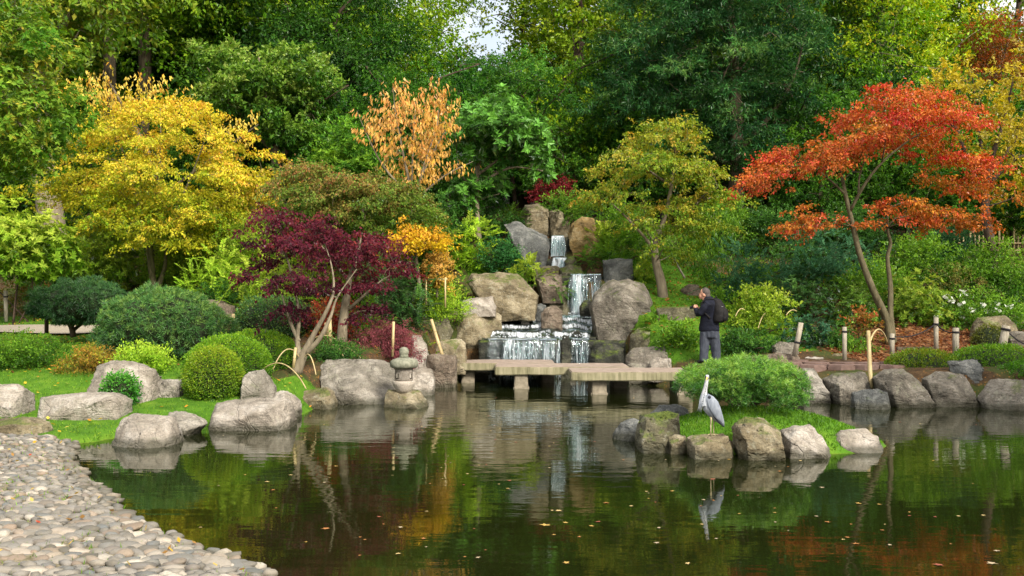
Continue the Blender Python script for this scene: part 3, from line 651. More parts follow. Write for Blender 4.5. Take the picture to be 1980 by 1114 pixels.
def cascade(x0f, x1f, x0b, x1b, y0, y1, z0, z1, seed, lift, name, mat, foam=True):
    """a tumbling run of water (or the rock under it) falling in ragged steps from the back pool to the front lip"""
    vs_, fs_, fo = [], [], []; nx_, nt = 70, 60
    def hgt(x, s):
        q = s * 3.2 + .9 * noise.noise((x * 1.7, seed, 0)) + .35 * noise.noise((x * 5, seed, 4)); st = math.floor(q) + min(1, max(0, (q - math.floor(q) - .55) / .3)) ** 1.5
        k = (st - .9 * noise.noise((x * 1.7, seed, 0))) / 3.2
        return z0 + (z1 - z0) * min(1.05, max(-.05, .75 * k + .25 * s))
    for i in range(nx_ + 1):
        u = i / nx_
        for k in range(nt + 1):
            s_ = k / nt; x = (x0f + (x1f - x0f) * u) * (1 - s_) + (x0b + (x1b - x0b) * u) * s_; y = y0 + (y1 - y0) * s_
            z = hgt(x, s_); dz = abs(hgt(x, min(1, s_ + .02)) - hgt(x, max(0, s_ - .02)))
            vs_.append((x + noise.noise((x * 6, y * 6, 1)) * .02, y + noise.noise((x * 6, y * 6, 9)) * .02, z + lift + noise.noise((x * 7, y * 7, seed)) * .022 + noise.noise((x * 17, y * 17, seed)) * .010)); fo.append(min(.72, .18 + dz * 8 + .3 * noise.noise((x * 1.6, y * 1.6, 3))))
    for i in range(nx_):
        for k in range(nt): j = i * (nt + 1) + k; fs_.append((j, j + nt + 1, j + nt + 2, j + 1))
    me = bpy.data.meshes.new(name); me.from_pydata(vs_, [], fs_); at2 = me.attributes.new('foam', 'FLOAT', 'POINT'); at2.data.foreach_set('value', np.array(fo, dtype=np.float32)); at3 = me.attributes.new('edge', 'FLOAT', 'POINT'); at3.data.foreach_set('value', np.ones(len(fo), dtype=np.float32))
    me.polygons.foreach_set('use_smooth', np.ones(len(fs_), dtype=bool)); me.update(); return link(name, me, mat, wf)
cascade(X(925, 24.4), X(1150, 24.4), X(965, 26.4), X(1165, 26.4), 24.42, 26.6, .95, 1.5, 3., -.10, 'ledge', MR['wet'])
cascade(X(938, 24.4), X(1140, 24.4), X(985, 26.4), X(1150, 26.4), 24.42, 26.6, .95, 1.5, 3., .015, 'tumbling_cascade', M_FALL)
sheet('pool', X(975, 26.6), X(1160, 26.6), 27.4, 26.5, 1.51, 1.44, .2, 15, .05)
sheet('middle_fall', X(1100, 27.2), X(1166, 27.2), 28.8, 27.28, 2.64, 1.5, .54, 17, .16, 0, 110)
sheet('middle_fall', X(1106, 27.15), X(1127, 27.15), 27.4, 27.2, 2.64, 1.5, 1.0, 27, .18, 0, 40)
sheet('upper_fall', X(1066, 29.2), X(1092, 29.2), 30.8, 29.38, 3.84, 3.15, 1.0, 18, .1, .1, 45)
sheet('upper_fall', X(1068, 28.9), X(1108, 28.9), 29.3, 28.98, 3.16, 2.62, 1.15, 19, .2, .25, 70)
# splash foam at the foot of the middle fall
bm = bmesh.new()
for k in range(170):
    a = random.Random(k); q = Vector((X(1128, 26.9) + a.gauss(0, .2), 26.95 + a.gauss(0, .08), 1.52 + abs(a.gauss(0, .05)))) if k < 60 else (Vector((X(1090, 28.6) + a.gauss(0, .2), 28.65 + a.gauss(0, .06), 2.66 + abs(a.gauss(0, .06)))) if k < 95 else Vector((a.uniform(X(950, 24.5), X(1135, 24.5)), 24.6 + a.gauss(0, .12), 1.0 + abs(a.gauss(0, .03)))))
    bmesh.ops.create_icosphere(bm, subdivisions=1, radius=a.uniform(.008, .024), matrix=Matrix.Translation(q))
me = bm_mesh('splash', bm, True); at_ = me.attributes.new('foam', 'FLOAT', 'POINT'); at_.data.foreach_set('value', np.full(len(me.vertices), .8, dtype=np.float32)); at_ = me.attributes.new('edge', 'FLOAT', 'POINT'); at_.data.foreach_set('value', np.ones(len(me.vertices), dtype=np.float32))
link('splash', me, M_FALL, wf)

# ------------------------------------------------------------------ stone bridge: three staggered slabs on short piers
m, t, out = newmat('bridge_stone'); b = NB(t)
pos = b.n('ShaderNodeNewGeometry').outputs['Position']; nz = b.n('ShaderNodeSeparateXYZ', i={0: b.n('ShaderNodeNewGeometry').outputs['Normal']}).outputs[2]
side = b.ramp(b.noise(b.map(pos, (14, 14, 1.2)), 1.0, 5, .65), [(.3, S('#57553c')), (.5, S('#7e7a5e')), (.72, S('#979078'))])
top = b.ramp(b.noise(pos, 7, 5, .65), [(.3, S('#776a5e')), (.6, S('#938478')), (.75, S('#a4968a'))])
c = b.mix(b.rng(nz, .4, .7), side, top)
bs = b.n('ShaderNodeBsdfPrincipled', i={'Base Color': c, 'Roughness': .85, 'Normal': b.bump(b.noise(pos, 30, 5, .7), .35, .012)})
t.links.new(bs.outputs[0], out.inputs[0]); M_BRIDGE = m
br = empty('stone_bridge', (X(1105, 21), 21.5, 0)); tag(br, 'low zigzag footbridge of three staggered stone slabs on short piers', 'bridge')
def block(name, x0, x1, y0, y1, z0, z1, mat, parent, bev=.018, seed=0):
    bm = bmesh.new(); bmesh.ops.create_cube(bm, size=1, matrix=Matrix.Translation(((x0 + x1) / 2, (y0 + y1) / 2, (z0 + z1) / 2)) @ Matrix.Diagonal((x1 - x0, y1 - y0, z1 - z0, 1)))
    bmesh.ops.bevel(bm, geom=bm.edges[:], offset=bev, segments=2, affect='EDGES')
    bmesh.ops.subdivide_edges(bm, edges=[e for e in bm.edges if e.calc_length() > .3], cuts=8, use_grid_fill=True)
    for v in bm.verts: v.co += Vector((noise.noise(v.co * 5), noise.noise(v.co * 5 + Vector((7, 0, 0))), noise.noise(v.co * 5 + Vector((0, 7, 0))))) * .013
    return link(name, bm_mesh(name, bm), mat, parent)
block('slab', X(880, 22.8), X(1073, 22.8), 22.79, 24.1, .30, .475, M_BRIDGE, br)
block('slab', X(957, 21.4), X(1219, 21.4), 21.43, 22.77, .30, .478, M_BRIDGE, br)
block('slab', X(1105, 20.05), X(1340, 20.05), 20.05, 21.41, .29, .47, M_BRIDGE, br)
M_PIER = mat_simple('pier_stone', S('#6f6858'), S('#968d7c'), 12, .85, .3, .01)
for px, y in ((1008, 21.5), (1159, 20.2), (1326, 20.2)):
    x = X(px, y); block('pier', x - .15, x + .15, y, y + 1.15, -.75, .31, M_PIER, br); block('pier_foot', x - .17, x + .17, y - .03, y + 1.19, -.8, .06, M_PIER, br, .03)
for px, y in ((905, 23.0), (1060, 23.0), (1200, 21.6)):
    x = X(px, y); block('pier', x - .15, x + .15, y, y + .95, -.75, .31, M_PIER, br)
sill = block('stone_sill', X(885, 23.9), X(1215, 24.1), 24.14, 24.3, -.6, .16, MR['dark'], None)
tag(sill, 'low dark stone sill along the water under the bridge', 'stone sill')

# ------------------------------------------------------------------ foliage
LEAVES = [0]
ST = {  # L leaf length, W width, k leaves per sprig, SL sprig length, jit sideways scatter, up/out sprig direction, dr leaf droop, nup normal towards the sky
 'maple':  dict(L=.075, W=.052, k=16, SL=.26, jit=.05, up=-.25, out=1., dr=-.45, nup=1.0, flat=.3),
 'broad':  dict(L=.15, W=.085, k=14, SL=.45, jit=.12, up=.15, out=1., dr=-.25, nup=.6, flat=1.),
 'fine':   dict(L=.05, W=.026, k=16, SL=.16, jit=.04, up=.5, out=1., dr=.1, nup=.5, flat=1.),
 'mid':    dict(L=.085, W=.042, k=13, SL=.2, jit=.05, up=.4, out=1., dr=0., nup=.6, flat=1.),
 'rosette': dict(L=.15, W=.05, k=9, SL=.03, jit=.01, up=.7, out=.8, dr=0., nup=.4, flat=1.),
 'hang':   dict(L=.135, W=.06, k=6, SL=.35, jit=.03, up=.6, out=.6, dr=-2.2, nup=.0, flat=1.),
 'frond':  dict(L=.095, W=.034, k=22, SL=.48, jit=.0, up=.45, out=1., dr=-.2, nup=1., flat=1.),
 'spray':  dict(L=.16, W=.036, k=20, SL=.62, jit=.015, up=-.05, out=1., dr=-.35, nup=.8, flat=.6),
 'pine':   dict(L=.085, W=.0075, k=20, SL=.05, jit=.0, up=1.0, out=.7, dr=.2, nup=.0, flat=1.),
 'clip':   dict(L=.035, W=.020, k=7, SL=.03, jit=.02, up=.2, out=1., dr=0., nup=.2, flat=1.),
}
def palette(cols): return np.array([S(c) if isinstance(c, str) else c for c in cols])
def foliage(name, rng, pads, dens, style, pa, pb=None, grad=(.3, .2), shell=2.4, bright=.16, **ov):
    s = dict(ST[style]); s.update(ov); pads = np.asarray(pads, float)
    area = 2.2 * (pads[:, 3] * pads[:, 4] + pads[:, 5] * (pads[:, 3] + pads[:, 4]) * .5)
    cnt = np.maximum(2, (area * dens).astype(int)); pid = np.repeat(np.arange(len(pads)), cnt); n = len(pid)
    u = norm(rng.normal(size=(n, 3))); r = rng.random(n) ** (1 / shell); r *= 1 + rng.normal(0, .10, n)
    c = pads[pid, :3]; rad = pads[pid, 3:6]
    o = c + u * rad * r[:, None]
    if style == 'maple':       # flat sprays reaching outward from the stem, drooping at the tip
        ctr = np.average(pads[:, :2], axis=0, weights=pads[:, 3]); dh = pads[:, :2] - ctr + rng.normal(0, .7, (len(pads), 2)); dh /= np.maximum(np.linalg.norm(dh, axis=1, keepdims=True), 1e-6)
        sl = rng.normal(-.12, .16, len(pads)); e1 = norm(np.concatenate([dh, sl[:, None]], 1)); e2 = np.stack([-dh[:, 1], dh[:, 0], rng.normal(0, .12, len(pads))], 1); e3 = np.cross(e1, e2)
        w1 = rng.uniform(-1, 1, n) * 1.55; w2 = rng.normal(0, .42, n) * (1 - .45 * np.abs(w1) / 1.55); w3 = rng.normal(0, .45, n)
        o = c + e1[pid] * (w1 * rad[:, 0])[:, None] + e2[pid] * (w2 * rad[:, 0])[:, None] + e3[pid] * (w3 * rad[:, 2])[:, None]
        o[:, 2] -= .16 * rad[:, 0] * np.clip(w1 + .4, 0, 3) ** 2
        u = norm(e1[pid] * .8 + e2[pid] * np.sign(w2)[:, None] * .7 + rng.normal(0, .35, (n, 3))); r = np.clip(.5 + .5 * np.abs(w1) / 1.55, 0, 1)
    d = u * np.array([1, 1, s['flat']]) * s['out'] + np.array([0, 0, s['up']]) + rng.normal(0, .35, (n, 3)); d = norm(d)
    k = s['k']; N = n * k
    rep = np.repeat(np.arange(n), k); tt = np.tile((np.arange(k) + .5) / k, n)
    D = d[rep]; up = np.array([0, 0, 1.])
    side = norm(np.cross(D, up) + 1e-6); wn_ = np.cross(side, D)
    if style in ('frond', 'spray'):
        sg = np.where(np.tile(np.arange(k) % 2, n) == 0, 1., -1.)[:, None]
        fan = (1 - .55 * tt)[:, None]
        base = o[rep] + D * (s['SL'] * tt)[:, None] + up * (-.35 * s['SL'] * tt ** 2)[:, None]
        ld = norm(D * .7 + side * sg * fan + up * s['dr'] * .5 + rng.normal(0, .12, (N, 3)))
        nr = wn_ * s['nup'] + rng.normal(0, .25, (N, 3))
    elif style in ('rosette', 'pine'):
        a = np.tile(np.arange(k) / k * 2 * math.pi, n) + np.repeat(rng.random(n) * 6.28, k) + rng.normal(0, .2, N)
        lift = rng.uniform(.05, 1.2, N)[:, None] if style == 'pine' else rng.uniform(*s.get('lift', (.05, .75)), N)[:, None]
        base = o[rep] + D * (s['SL'] * tt)[:, None]
        ld = norm(side * np.cos(a)[:, None] + wn_ * np.sin(a)[:, None] + D * lift)
        nr = D + rng.normal(0, .2, (N, 3)) if style == 'rosette' else rng.normal(0, 1, (N, 3))
    else:
        base = o[rep] + D * (s['SL'] * tt)[:, None] + rng.normal(0, s['jit'], (N, 3)) * np.array([1, 1, .6])
        ld = norm(D * .7 + rng.normal(0, .55, (N, 3)) + up * s['dr'])
        nr = up * s['nup'] + rng.normal(0, .55, (N, 3)) + D * .25
    nr = nr - ld * (nr * ld).sum(-1, keepdims=True); nr = norm(nr); sd = np.cross(ld, nr)
    sz = rng.uniform(.7, 1.25, N)[:, None]; L = s['L'] * sz; W = s['W'] * sz
    mid = base + ld * L * .42 + nr * W * .18
    V = np.empty((N, 4, 3)); V[:, 0] = base; V[:, 1] = mid + sd * W * .5; V[:, 2] = base + ld * L - nr * L * .08; V[:, 3] = mid - sd * W * .5
    pa = palette(pa); pb = pa if pb is None else palette(pb)
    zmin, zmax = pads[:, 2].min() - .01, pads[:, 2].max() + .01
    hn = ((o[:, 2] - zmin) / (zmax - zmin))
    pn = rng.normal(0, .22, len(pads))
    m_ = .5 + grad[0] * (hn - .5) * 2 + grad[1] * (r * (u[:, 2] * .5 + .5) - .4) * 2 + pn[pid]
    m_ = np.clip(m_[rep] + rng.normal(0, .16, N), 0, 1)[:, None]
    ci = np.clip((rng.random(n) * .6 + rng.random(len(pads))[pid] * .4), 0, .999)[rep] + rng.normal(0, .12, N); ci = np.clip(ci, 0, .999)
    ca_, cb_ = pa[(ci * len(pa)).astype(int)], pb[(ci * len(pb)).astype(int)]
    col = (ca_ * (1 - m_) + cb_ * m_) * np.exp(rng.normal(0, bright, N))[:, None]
    LEAVES[0] += N
    return mesh_np(name, V.reshape(-1, 3), np.arange(N * 4).reshape(N, 4), 4, False, np.clip(col, 0, .9))

def pads_outline(rng, poly, Y, depth, n, r, flat=1.0, edge=.55):
    """clumps filling a real volume whose breadth and height follow the given outline"""
    poly = np.array(poly, float); x0, y0 = poly.min(0); x1, y1 = poly.max(0); out = []; tries = 0
    rp = r * F / Y; sep = rp * .75
    while len(out) < n and tries < n * 60:
        tries += 1; x = rng.uniform(x0, x1); y = rng.uniform(y0, y1); d = -sdist([x], [y], poly)[0]
        k = rng.uniform(.7, 1.3)
        if d < rp * k * edge * (flat if flat < 1 else 1): continue
        dm = min(1., d / (.35 * min(x1 - x0, y1 - y0) + 1e-6)); yo = rng.uniform(-1, 1) * depth * .5 * math.sqrt(dm)
        if any((x - q[0]) ** 2 + ((y - q[1]) / max(flat, .5)) ** 2 + ((yo - q[2]) * F / Y) ** 2 < sep * sep for q in out): 
            if tries < n * 40: continue
        out.append((x, y, yo, k))
    res = []
    for x, y, yo, k in out:
        v = P(x, y, Y); res.append((v.x, Y + yo, v.z, r * k, r * k, r * k * flat))
    return res
def grow(rng, T, nodes, pads, r0, r1, bend=.15, sides=4, skip=0.):
    """branches from the nearest existing wood to every clump"""
    nodes = [(Vector(p), r) for p, r in nodes]
    for pd in sorted(pads, key=lambda q: min((Vector(q[:3]) - p).length for p, _ in nodes[:40])):
        if rng.random() < skip: continue
        c = Vector(pd[:3]); best = min(nodes, key=lambda q: (q[0] - c).length + max(0, q[0].z - c.z + .1) * 1.5 - q[1] * 2)
        a = best[0]; d = c - a; L = d.length
        if L < .05: continue
        ra = min(best[1] * .75, r0 * (.35 + .65 * min(1, L / 2.)))
        pm = [a + d * f + Vector((rng.normal(0, bend), rng.normal(0, bend), rng.normal(0, bend) + .12)) * L * (.35 if f < .9 else 0) * math.sin(math.pi * f) for f in (.33, .66)]
        T.add([a] + pm + [c], [ra, ra * .8, ra * .55, r1], sides, True, 2)
        nodes += [(pm[0], ra * .8), (pm[1], ra * .55), (c, r1 * 1.5)]
    return nodes
def tree(label, cat, Y, trunks, outlines, dens, style, pa, pb=None, bark=None, seed=1, name='tree', r0=.05, r1=.006, leafmat=None, grad=(.3, .2), twig=0., group=None, extra=None, base=None, **ov):
    rng = np.random.default_rng(seed); T = Tubes(); nodes = []
    for tr in trunks:
        pts = [P(q[0], q[1], Y + q[2]) for q in tr]; rad = [q[3] for q in tr]
        T.add(pts, rad, 9, True, 4)
        nodes += [(p, r) for p, r in list(zip(pts, rad))[1:]]
    b0 = P(trunks[0][0][0], trunks[0][0][1], Y + trunks[0][0][2]) if base is None else Vector(base)
    e = empty(name, b0); tag(e, label, cat, group)
    pads = []
    for o_ in outlines:
        poly, n_, r_ = o_[:3]; fl = o_[3] if len(o_) > 3 else 1.; dp = o_[4] if len(o_) > 4 else 2.; yo = o_[5] if len(o_) > 5 else 0.
        pads += pads_outline(rng, poly, Y + yo, dp, n_, r_, fl)
    grow(rng, T, nodes, pads, r0, r1)
    link('trunk', T.mesh('trunk'), bark or M_BARK, e)
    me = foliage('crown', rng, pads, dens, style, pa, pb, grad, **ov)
    link('crown', me, leafmat or M_LEAF, e)
    return e
def ell(cx, cy, rx, ry, n=14): return [(cx + rx * math.cos(a), cy + ry * math.sin(a)) for a in np.linspace(0, 2 * math.pi, n, endpoint=False)]

# ---- the yellow maple on the left
tree('golden yellow maple spreading wide above the two dark pines', 'maple tree', 27, [[(300, 568, 0, 0.109), (292, 520, 0, 0.082), (285, 470, .1, 0.068), (272, 420, .2, 0.054), (255, 350, .3, 0.041), (230, 270, .3, 0.024), (215, 205, .2, 0.008)],
     [(303, 560, 0, 0.082), (318, 520, .1, 0.054), (322, 480, .1, 0.048), (335, 420, -.2, 0.034), (370, 340, -.4, 0.024), (400, 260, -.3, 0.008)], [(297, 530, 0, 0.061), (292, 470, -.2, 0.054), (300, 400, -.5, 0.041), (310, 300, -.5, 0.027), (310, 210, -.4, 0.008)], [(285, 470, .1, 0.034), (220, 420, 0, 0.027), (150, 370, -.3, 0.014)], [(322, 480, 0, 0.034), (400, 420, .2, 0.024), (500, 340, .3, 0.010)]],
     [([(150, 250), (200, 215), (260, 210), (330, 172), (395, 185), (420, 235), (470, 265), (520, 285), (575, 330), (540, 345), (510, 400), (440, 440), (350, 470), (270, 430), (190, 440), (130, 410), (75, 365), (90, 345), (150, 320)], 128, .44, .20, 4.6),
      ([(185, 400), (300, 390), (430, 400), (420, 460), (330, 480), (190, 445)], 26, .38, .2, 2.5, -1.0)],
     52, 'maple', ['#5e801c', '#7e961e', '#9ca624', '#b0b228'], ['#c8bc30', '#d6c43a', '#dcae44', '#d8cc48'], M_BARK_MOSS, 11, 'maple_tree', .05, .006, grad=(.45, .3))
# ---- a bare-ish cherry with hanging yellow leaves behind it
tree('thin cherry tree with drooping pale yellow leaves behind the golden maple', 'cherry tree', 29.5, [[(330, 500, 0, .1), (300, 330, 0, .08), (240, 210, 0, .04), (200, 140, 0, .015)], [(310, 380, 0, .06), (420, 300, 0, .04), (500, 240, .2, .012)], [(310, 380, 0, .06), (460, 400, 0, .04), (520, 390, -.6, .012)]],
     [(ell(190, 195, 75, 55), 16, .5, 1., 2.), (ell(300, 185, 40, 35), 6, .4, 1., 1.5), (ell(490, 400, 50, 60), 12, .45, 1., 1., -1.5), (ell(460, 260, 50, 30), 6, .4, 1., 1.)], 9, 'hang', ['#c9b043', '#d8c25a', '#c79a3c'], None, M_BARK, 12, 'cherry_tree', .03, .005)
# ---- purple maples behind the grey boulder
PURP = (['#33131f', '#411828', '#4a1a2a'], ['#5e2232', '#6c2a3a', '#763030'])
tree('purple-leaved maple with several pale stems rising from the moss', 'maple tree', 18.4, [[(572, 722, 0, .115), (585, 690, 0, .085), (605, 650, 0, .052), (632, 600, -.1, .036), (645, 560, 0, .024), (640, 510, .2, .014), (620, 450, .3, .006)],
     [(582, 700, 0, .065), (575, 660, .1, .045), (578, 610, .2, .03), (570, 560, .2, .022), (555, 500, .1, .02), (530, 440, 0, .008)], [(590, 685, 0, .06), (618, 655, -.1, .042), (640, 610, 0, .03), (652, 575, .1, .018), (690, 520, .2, .006)], [(578, 660, .1, .045), (560, 620, .2, .03), (545, 570, .2, .012)]],
     [([(482, 410), (520, 405), (560, 412), (600, 420), (640, 405), (660, 420), (640, 470), (600, 490), (530, 475), (495, 440)], 25, .22, .2, 2.0), ([(462, 520), (520, 500), (600, 495), (660, 520), (640, 560), (560, 570), (500, 565)], 14, .2, .2, 1.8), ([(520, 600), (560, 590), (590, 600), (560, 625)], 3, .22, .35, .8)],
     80, 'maple', *PURP, M_BARK_PALE, 13, 'maple_tree', .03, .004, L=.07, W=.045, SL=.22, grad=(.3, .4))
tree('purple-leaved maple on one straight pale trunk beside the red nandina', 'maple tree', 20.6, [[(660, 664, 0, .12), (664, 620, 0, .1), (670, 575, 0, .085), (676, 540, 0, .06), (690, 500, 0, .04), (700, 450, 0, .01)], [(672, 600, 0, .04), (700, 575, -.2, .03), (740, 540, -.3, .01)], [(676, 545, 0, .04), (640, 500, .1, .03), (610, 460, .2, .01)]],
     [([(600, 470), (650, 455), (700, 450), (745, 445), (760, 470), (720, 500), (660, 515), (610, 500)], 17, .24, .2, 2.), ([(650, 530), (720, 510), (795, 495), (795, 525), (740, 555), (680, 565), (640, 555)], 14, .23, .2, 1.8), ([(690, 600), (720, 588), (750, 600), (720, 612)], 3, .25, .35, .8)],
     70, 'maple', *PURP, M_BARK_PALE, 14, 'maple_tree', .03, .004, L=.075, W=.048, SL=.24, grad=(.3, .4))
# ---- green and russet maple behind the purple ones
tree('dense green maple with russet tips behind the purple maples', 'maple tree', 24.5, [[(715, 600, -.5, .09), (718, 540, -.4, .08), (710, 470, -.2, .06), (700, 400, 0, .03)], [(716, 520, -.4, .05), (780, 440, 0, .03), (800, 400, 0, .01)], [(716, 500, -.3, .05), (640, 420, .2, .03), (600, 370, .2, .01)]],
     [([(545, 370), (570, 320), (600, 305), (650, 330), (700, 325), (760, 345), (830, 380), (850, 440), (800, 450), (740, 450), (680, 465), (600, 440), (555, 420)], 95, .40, .24, 3.6)], 50, 'maple', ['#3c5e1a', '#4f6e20', '#5c7a26'], ['#76883a', '#8a8040', '#966a42', '#7e9040'], M_BARK_PALE, 15, 'maple_tree', .04, .005, grad=(.6, .2), L=.075, W=.05)
tree('small bright yellow-orange maple in front of the green-leaved one', 'maple tree', 23.6, [[(812, 560, 0, .05), (806, 510, 0, .04), (800, 470, 0, .02)], [(808, 520, 0, .03), (780, 480, 0, .01)]],
     [([(745, 470), (770, 440), (820, 425), (850, 440), (850, 480), (800, 495), (755, 495)], 40, .25, .25, 1.6)], 70, 'maple', ['#bfa41a', '#ccb21e', '#b0a01c'], ['#d8ac30', '#d49a38', '#dcbc3c'], M_BARK_PALE, 16, 'maple_tree', .02, .004, L=.07, W=.045, SL=.22)
tree('tiny orange upright sapling tied to a bamboo frame', 'sapling', 24.0, [[(845, 575, 0, .03), (846, 530, 0, .025), (848, 490, 0, .008)]],
     [([(820, 540), (825, 500), (845, 478), (868, 492), (875, 520), (858, 550), (838, 555)], 28, .15, .35, .8)], 90, 'maple', ['#b8943c', '#c8a84c'], ['#d0b05c', '#c89c54'], M_BARK_PALE, 17, 'sapling', .012, .003, L=.06, W=.04, SL=.14)
# ---- orange hanging-leaf tree
tree('upright young tree hung with peach-orange leaves on bare pale twigs', 'cherry tree', 26.2, [[(800, 500, 0, .07), (800, 420, 0, .06), (795, 370, 0, .045), (780, 300, 0, .03), (765, 220, 0, .015), (760, 170, 0, .006)], [(798, 400, 0, .04), (820, 320, 0, .03), (845, 240, 0, .015), (850, 180, 0, .006)], [(797, 385, 0, .04), (740, 320, .2, .025), (705, 250, .2, .01), (690, 215, 0, .005)], [(798, 390, 0, .035), (860, 340, -.2, .02), (915, 312, -.2, .005)], [(797, 380, 0, .03), (840, 290, .3, .02), (885, 215, .3, .005)], [(795, 370, 0, .03), (800, 260, -.3, .02), (805, 190, -.3, .005)]],
     [([(690, 225), (720, 195), (760, 160), (800, 190), (850, 165), (885, 215), (880, 290), (850, 350), (800, 375), (740, 345), (700, 290)], 58, .36, 1.15, 2.4), (ell(875, 335, 42, 14), 6, .2, .8, .6)], 11, 'hang', ['#c0944a', '#cca656', '#c4a044'], ['#cc9458', '#d4ac62', '#c08448'], M_BARK_PALE, 18, 'cherry_tree', .02, .004)
# ---- magnolia
tree('glossy-leaved magnolia with a slim bare trunk left of the waterfall', 'magnolia tree', 29.5, [[(926, 470, 0, .1), (922, 420, 0, .09), (921, 350, 0, .08), (930, 290, 0, .05), (945, 230, 0, .015)], [(921, 340, 0, .05), (980, 300, 0, .04), (1040, 290, -.3, .01)], [(921, 360, 0, .05), (985, 325, -.2, .035), (1050, 330, -.4, .01)], [(922, 380, 0, .04), (890, 330, .2, .03), (880, 260, .3, .01)]],
     [([(885, 230), (930, 190), (990, 185), (1040, 240), (1085, 280), (1080, 300), (1030, 310), (960, 310), (890, 320), (880, 270)], 52, .55, .9, 3.2), (ell(1045, 335, 30, 18), 4, .4, .8, 1.), (ell(905, 380, 38, 45), 10, .45, .9, 1.5), (ell(960, 360, 30, 25), 6, .4, .9, 1.2)], 15, 'rosette', ['#2c5a1c', '#386a20', '#447424'], ['#548830', '#629636', '#56882e'], M_BARK_PALE, 19, 'magnolia_tree', .035, .008, M_GLOSSY, L=.21, W=.10, k=9)
# ---- layered yellow-green maple above the big boulder
tree('layered yellow-green maple with a leaning mossy trunk above the biggest boulder', 'maple tree', 26.2, [[(1283, 582, 0, .15), (1278, 545, 0, .13), (1268, 505, .1, .11), (1268, 470, .2, .08), (1285, 420, .3, .06), (1298, 360, .3, .045), (1305, 300, .2, .03), (1300, 250, .1, .01)], [(1268, 500, .1, .06), (1255, 470, .1, .045), (1220, 430, -.2, .03), (1180, 390, -.4, .01)], [(1290, 410, .3, .045), (1350, 390, .1, .03), (1390, 360, 0, .01)], [(1298, 360, .3, .04), (1240, 320, .1, .025), (1190, 290, 0, .01)]],
     [([(1205, 260), (1260, 235), (1330, 230), (1375, 240), (1370, 280), (1300, 300), (1220, 285)], 24, .31, .18, 2.6), ([(1145, 315), (1200, 285), (1290, 300), (1380, 310), (1385, 340), (1300, 350), (1200, 345)], 28, .33, .18, 3.), ([(1115, 385), (1160, 360), (1240, 370), (1230, 395), (1150, 405)], 12, .27, .18, 2., -.3), ([(1250, 380), (1340, 360), (1410, 350), (1420, 380), (1340, 405), (1260, 410)], 13, .31, .18, 2.4), ([(1195, 430), (1260, 405), (1330, 410), (1400, 420), (1390, 445), (1300, 450), (1210, 455)], 20, .31, .18, 2.6), ([(1205, 470), (1270, 450), (1340, 470), (1320, 495), (1240, 495)], 10, .27, .18, 2.)],
     46, 'maple', ['#50741e', '#628424', '#72902a'], ['#8ea034', '#a8a438', '#b8943e'], M_BARK_PALE, 20, 'maple_tree', .04, .005, grad=(.25, .5), L=.08, W=.052)
# ---- big dark conifer
tree('huge dark green cypress towering behind the layered maple', 'conifer', 34, [[(1420, 470, 0, .33), (1422, 400, 0, .3), (1425, 300, 0, .26), (1420, 150, 0, .2), (1410, -20, 0, .14), (1400, -260, 0, .04)], [(1424, 330, 0, .12), (1300, 250, -.6, .06), (1200, 200, -.9, .02)], [(1424, 300, 0, .12), (1520, 180, -.5, .06), (1560, 60, -.5, .02)]],
     [([(1180, 130), (1215, 40), (1250, -60), (1300, -200), (1400, -300), (1480, -200), (1540, -60), (1560, 60), (1550, 160), (1500, 260), (1460, 340), (1400, 330), (1370, 380), (1300, 300), (1200, 250), (1165, 200)], 230, .74, .26, 7.0)], 17, 'maple', ['#153a1e', '#1c4622', '#255026'], ['#356a2e', '#467834', '#64863c'], M_BARK, 21, 'cypress_tree', .1, .02, M_NEEDLE, grad=(.15, .5), L=.17, W=.042, SL=.5, k=18, dr=-.15, up=.0, jit=.05)
